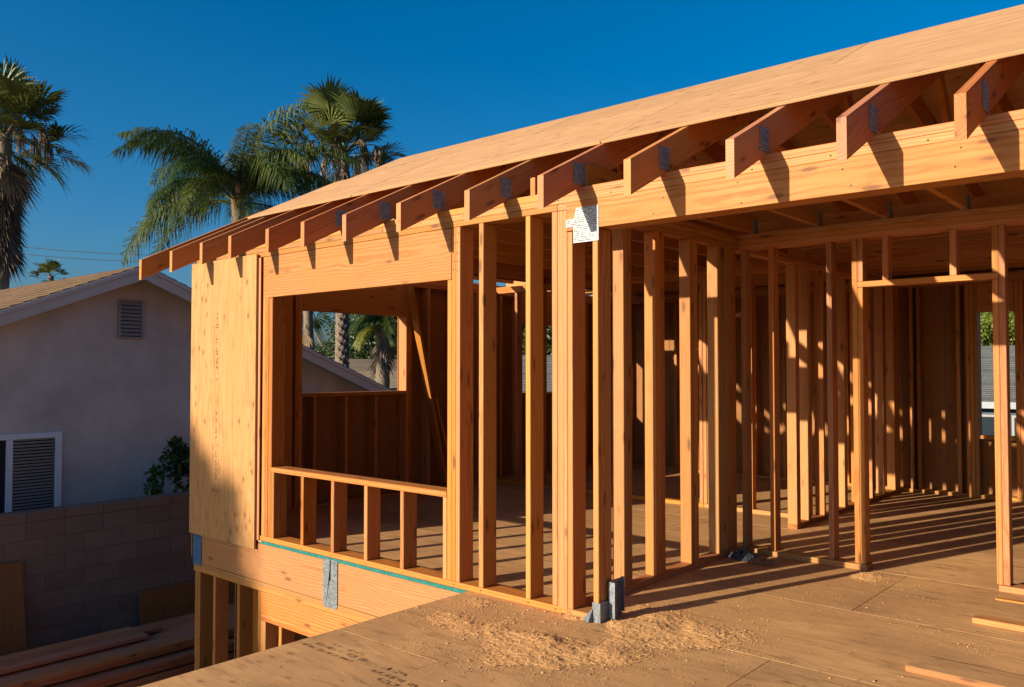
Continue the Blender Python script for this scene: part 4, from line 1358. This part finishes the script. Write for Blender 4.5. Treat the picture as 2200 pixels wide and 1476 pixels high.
def queen_palm(name, base, h, r_tr, L, seed, label, n=18, yellow=0.0, leafmat='queen', shaft=True, curve=(85, 150), lowdead=0):
    rs_ = random.Random(seed)
    b = Vector(base); t = b + Vector((0, 0, h))
    E_ = empty(name, base, label, 'palm tree')
    palm_trunk('trunk', E_, b, t, r_tr * 1.1, r_tr * .85, seed)
    if shaft:
        for k in range(7):
            a = k * 2.39996
            o_ = Vector((math.cos(a), math.sin(a), 0)); sd = Vector((-o_.y, o_.x, 0))
            p = t + o_ * .10
            V = [p - sd * .12 - Vector((0, 0, .35)), p + sd * .12 - Vector((0, 0, .35)), p + sd * .07 + o_ * .09 + Vector((0, 0, .45)), p - sd * .07 + o_ * .09 + Vector((0, 0, .45)), p + o_ * .28 + Vector((0, 0, 1.05))]
            solid('leaf_base', V, [(0, 1, 2, 3), (3, 2, 4)], M['sheath'], E_, tuple(p))
    vari = []
    for k in range(6):
        e = (76, 70, 62, 50, 34, 12)[k]
        vari.append(pinnate_mesh(e, L, (92, 100, 114, 124, 118, 104)[k], seed * 7 + k, M[leafmat], nleaf=84, ll=L * .205, hang=1.15))
    vy = pinnate_mesh(5, L * .9, 105, seed * 9, M['yellow'], ll=L * .2)
    for k in range(n):
        v_ = k % 6 if k < 12 else rs_.choice((1, 2, 3, 4, 5))
        put('frond', vari[v_], E_, t + Vector((0, 0, .15)), k * 2.39996 + rs_.uniform(-.3, .3), rs_.uniform(.85, 1.1))
    for k in range(int(yellow)):
        put('frond', vy, E_, t + Vector((0, 0, .05)), k * 2.2 + 2.2, rs_.uniform(.85, 1.05))
    for k in range(lowdead):
        put('dead_frond', rs_.choice(SKIRT), E_, t + Vector((0, 0, -.1 - .25 * k / 4)), k * 2.39996, L * .55)
    return E_

def crown_mesh(rx, ry, rz, n, leaf, seed, mat, clumps=26):
    r_ = np.random.RandomState(seed)
    # leaf clumps spread through the volume
    c = r_.normal(size=(clumps, 3)); c /= np.linalg.norm(c, axis=1)[:, None]
    c *= (r_.rand(clumps, 1) ** .45) * .78
    cr = r_.uniform(.20, .42, clumps)
    which = r_.randint(0, clumps, n)
    d = r_.normal(size=(n, 3)); d /= np.linalg.norm(d, axis=1)[:, None]
    p = c[which] + d * (cr[which] * r_.rand(n) ** .40)[:, None]
    p *= np.array([rx, ry, rz])
    u = r_.normal(size=(n, 3)); u /= np.linalg.norm(u, axis=1)[:, None]
    w = r_.normal(size=(n, 3)); v = np.cross(u, w); v /= np.linalg.norm(v, axis=1)[:, None]
    s = leaf * r_.uniform(.6, 1.3, n)[:, None]
    V = np.stack([p - u * s, p + v * s * .45, p + u * s, p - v * s * .45], 1).reshape(-1, 3)
    Fc = np.arange(n * 4).reshape(-1, 4)
    return fast_mesh('crown', V, Fc, mat)

def tree(name, base, h, rx, rz, seed, label, mat='leafmid', n=5200, leaf=.17, cat='tree', group=None, crown=None, ry=None):
    rs_ = random.Random(seed)
    b = Vector(base)
    E_ = empty(name, base, label, cat, group)
    cz = h - rz
    V, Fc = tube([b, b + Vector((.05, 0, cz * .5)), b + Vector((.1, .08, cz + rz * .2))], [h * .032, h * .024, h * .012], 8)
    for k in range(5):
        a = k * 2.4 + seed
        s0 = b + Vector((.05, 0, cz * (.55 + .09 * k)))
        e0 = b + Vector((math.cos(a) * rx * .6, math.sin(a) * rx * .6, cz + rz * rs_.uniform(-.1, .5)))
        vv, ff = tube([s0, s0.lerp(e0, .55) + Vector((0, 0, .15)), e0], [h * .012, h * .008, h * .003], 5)
        o_ = len(V); V += vv; Fc += [tuple(i + o_ for i in f) for f in ff]
    solid('trunk', V, Fc, M['bark'], E_, base, None, True)
    me = crown or crown_mesh(rx, ry or rx, rz, n, leaf, seed, M[mat])
    ob('crown', me, E_, Matrix.Translation(b + Vector((0, 0, cz))))
    return E_

# pixel -> world at a given distance along the viewing direction (used once, for far things)
fwd = Vector((-math.sin(R(41.03)) * math.cos(R(1.662)), math.cos(R(41.03)) * math.cos(R(1.662)), math.sin(R(1.662))))
rgt = Vector((math.cos(R(41.03)), math.sin(R(41.03)), 0))
upv = rgt.cross(fwd)
def at(u, v, depth):
    return Vector(cam.location) + fwd * depth + rgt * ((u - 1100) / 1792 * depth) - upv * ((v - 738) / 1792 * depth)
def foot(u, depth):
    p = at(u, 790, depth); return (p.x, p.y, GROUND)

# ------------------------------------------------------------------ palms
d = 30.0; c_ = at(2, 285, d)
fan_palm('fan_palm', foot(2, d), c_.z - GROUND, .26, 1.42, 11, 'tall fan palm with a long shaggy skirt behind the shingle roof', nleaf=46, dead=14, skirt=84, skirt_len=3.4, stalks=5)
d = 23.0; c_ = at(508, 448, d)
queen_palm('queen_palm', foot(508, d), c_.z - GROUND, .20, 4.1, 5, 'feathery queen palm with drooping dark green fronds', n=26)
d = 32.0; c_ = at(748, 325, d)
fan_palm('fan_palm', foot(735, d), c_.z - GROUND, .225, 1.48, 23, 'fan palm with stiff fans and brown flower stalks, thick scaly trunk', nleaf=44, dead=16, boots=420, stalks=7)
d = 60.0; c_ = at(106, 592, d)
fan_palm('fan_palm', foot(106, d), c_.z - GROUND, .22, .78, 31, 'small far fan palm poking above the shingle roof', nleaf=22, dead=3)
# palms seen through the window opening
d = 27.0; c_ = at(822, 705, d)
queen_palm('queen_palm', foot(822, d), c_.z - GROUND, .24, 1.65, 41, 'low palm with yellow-green arching fronds seen through the side window', n=16, yellow=6, shaft=False, lowdead=10)
d = 29.0; c_ = at(667, 640, d)
fan_palm('fan_palm', foot(686, d), c_.z - GROUND, .17, .9, 52, 'leaning pale-trunked palm seen through the side window left of the scaly trunk', nleaf=18, dead=4, lean=(-.35, -.25))

# ------------------------------------------------------------------ trees
crown_a = crown_mesh(3.2, 3.2, 2.6, 16000, .095, 71, M['leafdark'], 34)
crown_b = crown_mesh(3.0, 3.0, 2.4, 16000, .09, 72, M['leafmid'], 34)
crown_c = crown_mesh(3.2, 3.2, 2.5, 26000, .07, 73, M['leafbright'], 40)
for i, (u, dd, kk, hh, lb) in enumerate([
        (640, 44, 'b', 5.0, 'olive tree behind the leaning pale palm trunk'),
        (700, 52, 'a', 5.6, 'dark tree between the leaning palm and the scaly palm trunk'),
        (735, 56, 'b', 5.8, 'olive tree directly behind the scaly palm trunk'),
        (775, 46, 'a', 7.2, 'tall dark tree between the scaly trunk and the low palm'),
        (820, 50, 'a', 6.8, 'dark tree directly behind the low yellow-green palm'),
        (860, 46, 'b', 6.6, 'olive tree beyond the low palm, above the flat brown roof'),
        (405, 60, 'b', 8.4, 'far tree top peeking between the shingle roof and the plywood corner')]):
    tree('garden_tree', foot(u, dd), hh, 3.1, 2.5, 80 + i, lb, crown=crown_a if kk == 'a' else crown_b)
tree('leafy_tree', foot(2120, 35), 7.8, 3.2, 2.6, 100, 'bright yellow-green leafy tree rising behind the grey shingle roof', crown=crown_c)
for u, dd, hh in ((2010, 40, 6.6), (2230, 38, 7.0)):
    tree('garden_tree', foot(u, dd), hh, 3.2, 2.6, 101, 'olive tree beside the bright tree behind the grey roof', crown=crown_b, group='olive trees behind the grey roof')
tree('dark_garden_tree', foot(1178, 27), 6.4, 3.0, 2.4, 120, 'dark tree seen through the rear side window between the studs', crown=crown_a)
# the tree that shades the lower left corner of the house, left of the picture
tree('shade_tree', (-14.10, -24.6, GROUND), 10.65, 2.15, 2.15, 131, 'dense dark tree beyond the platform, shading the lower left corner of the frame', crown=crown_mesh(2.15, 2.15, 2.15, 42000, .13, 131, M['leafdark'], 70))
# shrub between the house and the block wall
sb = empty('shrub', (-7.55, 1.35, GROUND), 'leafy green shrub rising over the block wall against the stucco', 'shrub')
V, Fc = tube([(-7.55, 1.35, GROUND), (-7.53, 1.33, -1.0), (-7.5, 1.3, .1)], [.035, .025, .008], 6)
solid('stem', V, Fc, M['bark'], sb, (-7.55, 1.35, GROUND))
rs3 = np.random.RandomState(8)
cl = [(-7.55, 1.52, -.02, .26), (-7.50, 1.30, .14, .13), (-7.52, 1.42, .28, .12), (-7.5, 1.36, .42, .10), (-7.55, 1.55, .20, .20), (-7.48, 1.02, .12, .13), (-7.5, 1.02, -.06, .13), (-7.5, 1.2, .30, .12), (-7.5, 1.28, .48, .10), (-7.5, 1.62, .36, .14), (-7.55, 1.4, -.4, .3)]
Vs, Fs = [], []
for (a, b, c, r_) in cl:
    for k in range(150 if r_ > .19 else 70):
        dd_ = Vector(rs3.normal(size=3)).normalized() * r_ * rs3.rand() ** .4
        p = Vector((a, b, c)) + dd_
        u = Vector(rs3.normal(size=3)).normalized(); w = u.cross(Vector(rs3.normal(size=3))).normalized()
        s_l = rs3.uniform(.035, .065)
        i2 = len(Vs)
        Vs += [p - u * s_l, p + w * s_l * .42 + Vector((0, 0, .01)), p + u * s_l, p - w * s_l * .42 + Vector((0, 0, .01))]
        Fs.append((i2, i2 + 1, i2 + 2, i2 + 3))
solid('foliage', Vs, Fs, M['shrubleaf'], sb, (-7.55, 1.35, 0))

# ------------------------------------------------------------------ far houses
def far_house(name, c, w, dpt, az, wall_h, rise, label, wall, roof_, windows=(), eave=.4):
    """gable house, ridge along local X; local -Y faces the viewer"""
    m0 = Matrix.Translation(Vector((c[0], c[1], GROUND))) @ Matrix.Rotation(az, 4, 'Z')
    E_ = bpy.data.objects.new(name, None); link(E_, None, m0); tag(E_, label, 'house')
    def add(nm, V, Fc, mat, par=None):
        me = mesh_from(nm, V, Fc, mat)
        return ob(nm, me, par or E_, m0)
    x, y = w / 2, dpt / 2
    add('wall', [(-x, -y, 0), (x, -y, 0), (x, y, 0), (-x, y, 0), (-x, -y, wall_h), (x, -y, wall_h), (x, y, wall_h), (-x, y, wall_h), (-x, 0, wall_h + rise), (x, 0, wall_h + rise)],
        [(0, 1, 5, 4), (2, 3, 7, 6), (1, 2, 6, 9, 5), (3, 0, 4, 8, 7)], wall)
    k = rise / y
    for sg in (-1, 1):
        V, Fc = [], []
        st = .16; nn = int((y + eave) / st)
        for i in range(nn):
            a, b = i * st, (i + 1) * st
            za, zb_ = wall_h + rise + .12 - k * a, wall_h + rise + .12 - k * b + .014
            i2 = len(V)
            V += [(-x - eave, sg * a, za), (x + eave, sg * a, za), (x + eave, sg * b, zb_), (-x - eave, sg * b, zb_), (-x - eave, sg * b, zb_ - .014), (x + eave, sg * b, zb_ - .014)]
            Fc += [(i2, i2 + 1, i2 + 2, i2 + 3), (i2 + 3, i2 + 2, i2 + 5, i2 + 4)]
        r_ = add('roof', V, Fc, roof_)
        ze = wall_h + rise + .10 - k * (y + eave)
        yo = sg * (y + eave)
        V = [(-x - eave, yo, ze - .16), (x + eave, yo, ze - .16), (x + eave, yo + sg * .03, ze - .16), (-x - eave, yo + sg * .03, ze - .16), (-x - eave, yo, ze + .02), (x + eave, yo, ze + .02), (x + eave, yo + sg * .03, ze + .02), (-x - eave, yo + sg * .03, ze + .02)]
        add('gutter', V, HEX, M['gutter'], r_)
    for (u, v, ww, hh) in windows:
        V = [(u, -y - .03, v), (u + ww, -y - .03, v), (u + ww, -y - .03, v + hh), (u, -y - .03, v + hh)]
        f_ = add('window', [(u - .06, -y - .02, v - .06), (u + ww + .06, -y - .02, v - .06), (u + ww + .06, -y - .02, v + hh + .06), (u - .06, -y - .02, v + hh + .06)], [(0, 1, 2, 3)], M['vent'])
        add('pane', V, [(0, 1, 2, 3)], M['glass'], f_)
    return E_, m0, add
# grey roof seen through the rear window
p = at(2140, 790, 25)
E_, m0, add = far_house('grey_roof_house', (p.x, p.y + 2.0), 15, 8.5, R(2), 2.75, 1.50, 'low house with grey shingle roof seen through the rear window', M['dusk_wall'], M['shingle2'],
          [(-3.2, .7, 1.5, 1.6), (-1.3, .7, 1.6, 1.6), (.7, .7, 1.6, 1.6), (3.0, .7, 1.6, 1.6), (5.2, .8, 1.5, 1.3), (-6, .8, 1.5, 1.3)])
for (vx, vy) in ((-1.3, -1.6), (1.4, -2.2)):
    k = 1.50 / 4.25
    zz = 2.75 + 1.5 + .12 + k * vy
    V, Fc = tube([(vx, vy, zz - .1), (vx, vy, zz + .35)], [.09, .09], 10)
    add('roof_vent', V, Fc, M['gutter'])
# white/blue house and others through the side window
p = at(770, 800, 40)
far_house('pale_blue_house', (p.x, p.y), 6, 5, R(60), 3.0, .95, 'small pale blue house with tan roof seen through the side window', M['blue_wall'], M['shingle3'], [(-1.6, .9, 1.0, 1.1)])
p = at(865, 800, 36)
far_house('tan_roof_house', (p.x, p.y), 9, 7, R(40), 2.5, .9, 'house with flat brown roof beyond the low palm', M['white_wall'], M['shingle3'], [(-2, .9, 1.2, 1.1), (1, .9, 1.2, 1.1)])
p = at(1180, 800, 19)
far_house('charcoal_roof_house', (p.x, p.y + 1.5), 7, 6, R(30), 2.6, 1.25, 'house with charcoal roof seen through the rear side window', M['white_wall'], M['shingle2'], [(-1.2, .7, 1.2, .9)])
p = at(-40, 700, 24)
far_house('brown_roof_house', (p.x - 1.0, p.y), 7, 7, R(90), 3.6, 1.25, 'brown shingled house behind the stucco bungalow', M['stucco'], M['shingle'])

# overhead wires
for (v0, v1, lb) in ((510, 548, 'upper overhead wire crossing the sky behind the palms'), (527, 562, 'lower overhead wire crossing the sky behind the palms')):
    a, b = at(-160, v0 - 12, 44), at(330, v1, 40)
    pts = []
    for k in range(13):
        t = k / 12
        q = a.lerp(b, t); q.z -= .25 * 4 * t * (1 - t); pts.append(q)
    V, Fc = tube(pts, [.017] * 13, 5)
    tag(solid('overhead_wire', V, Fc, M['wire'], None, tuple(a)), lb, 'wire')

sc.render.resolution_x, sc.render.resolution_y = 1024, 687
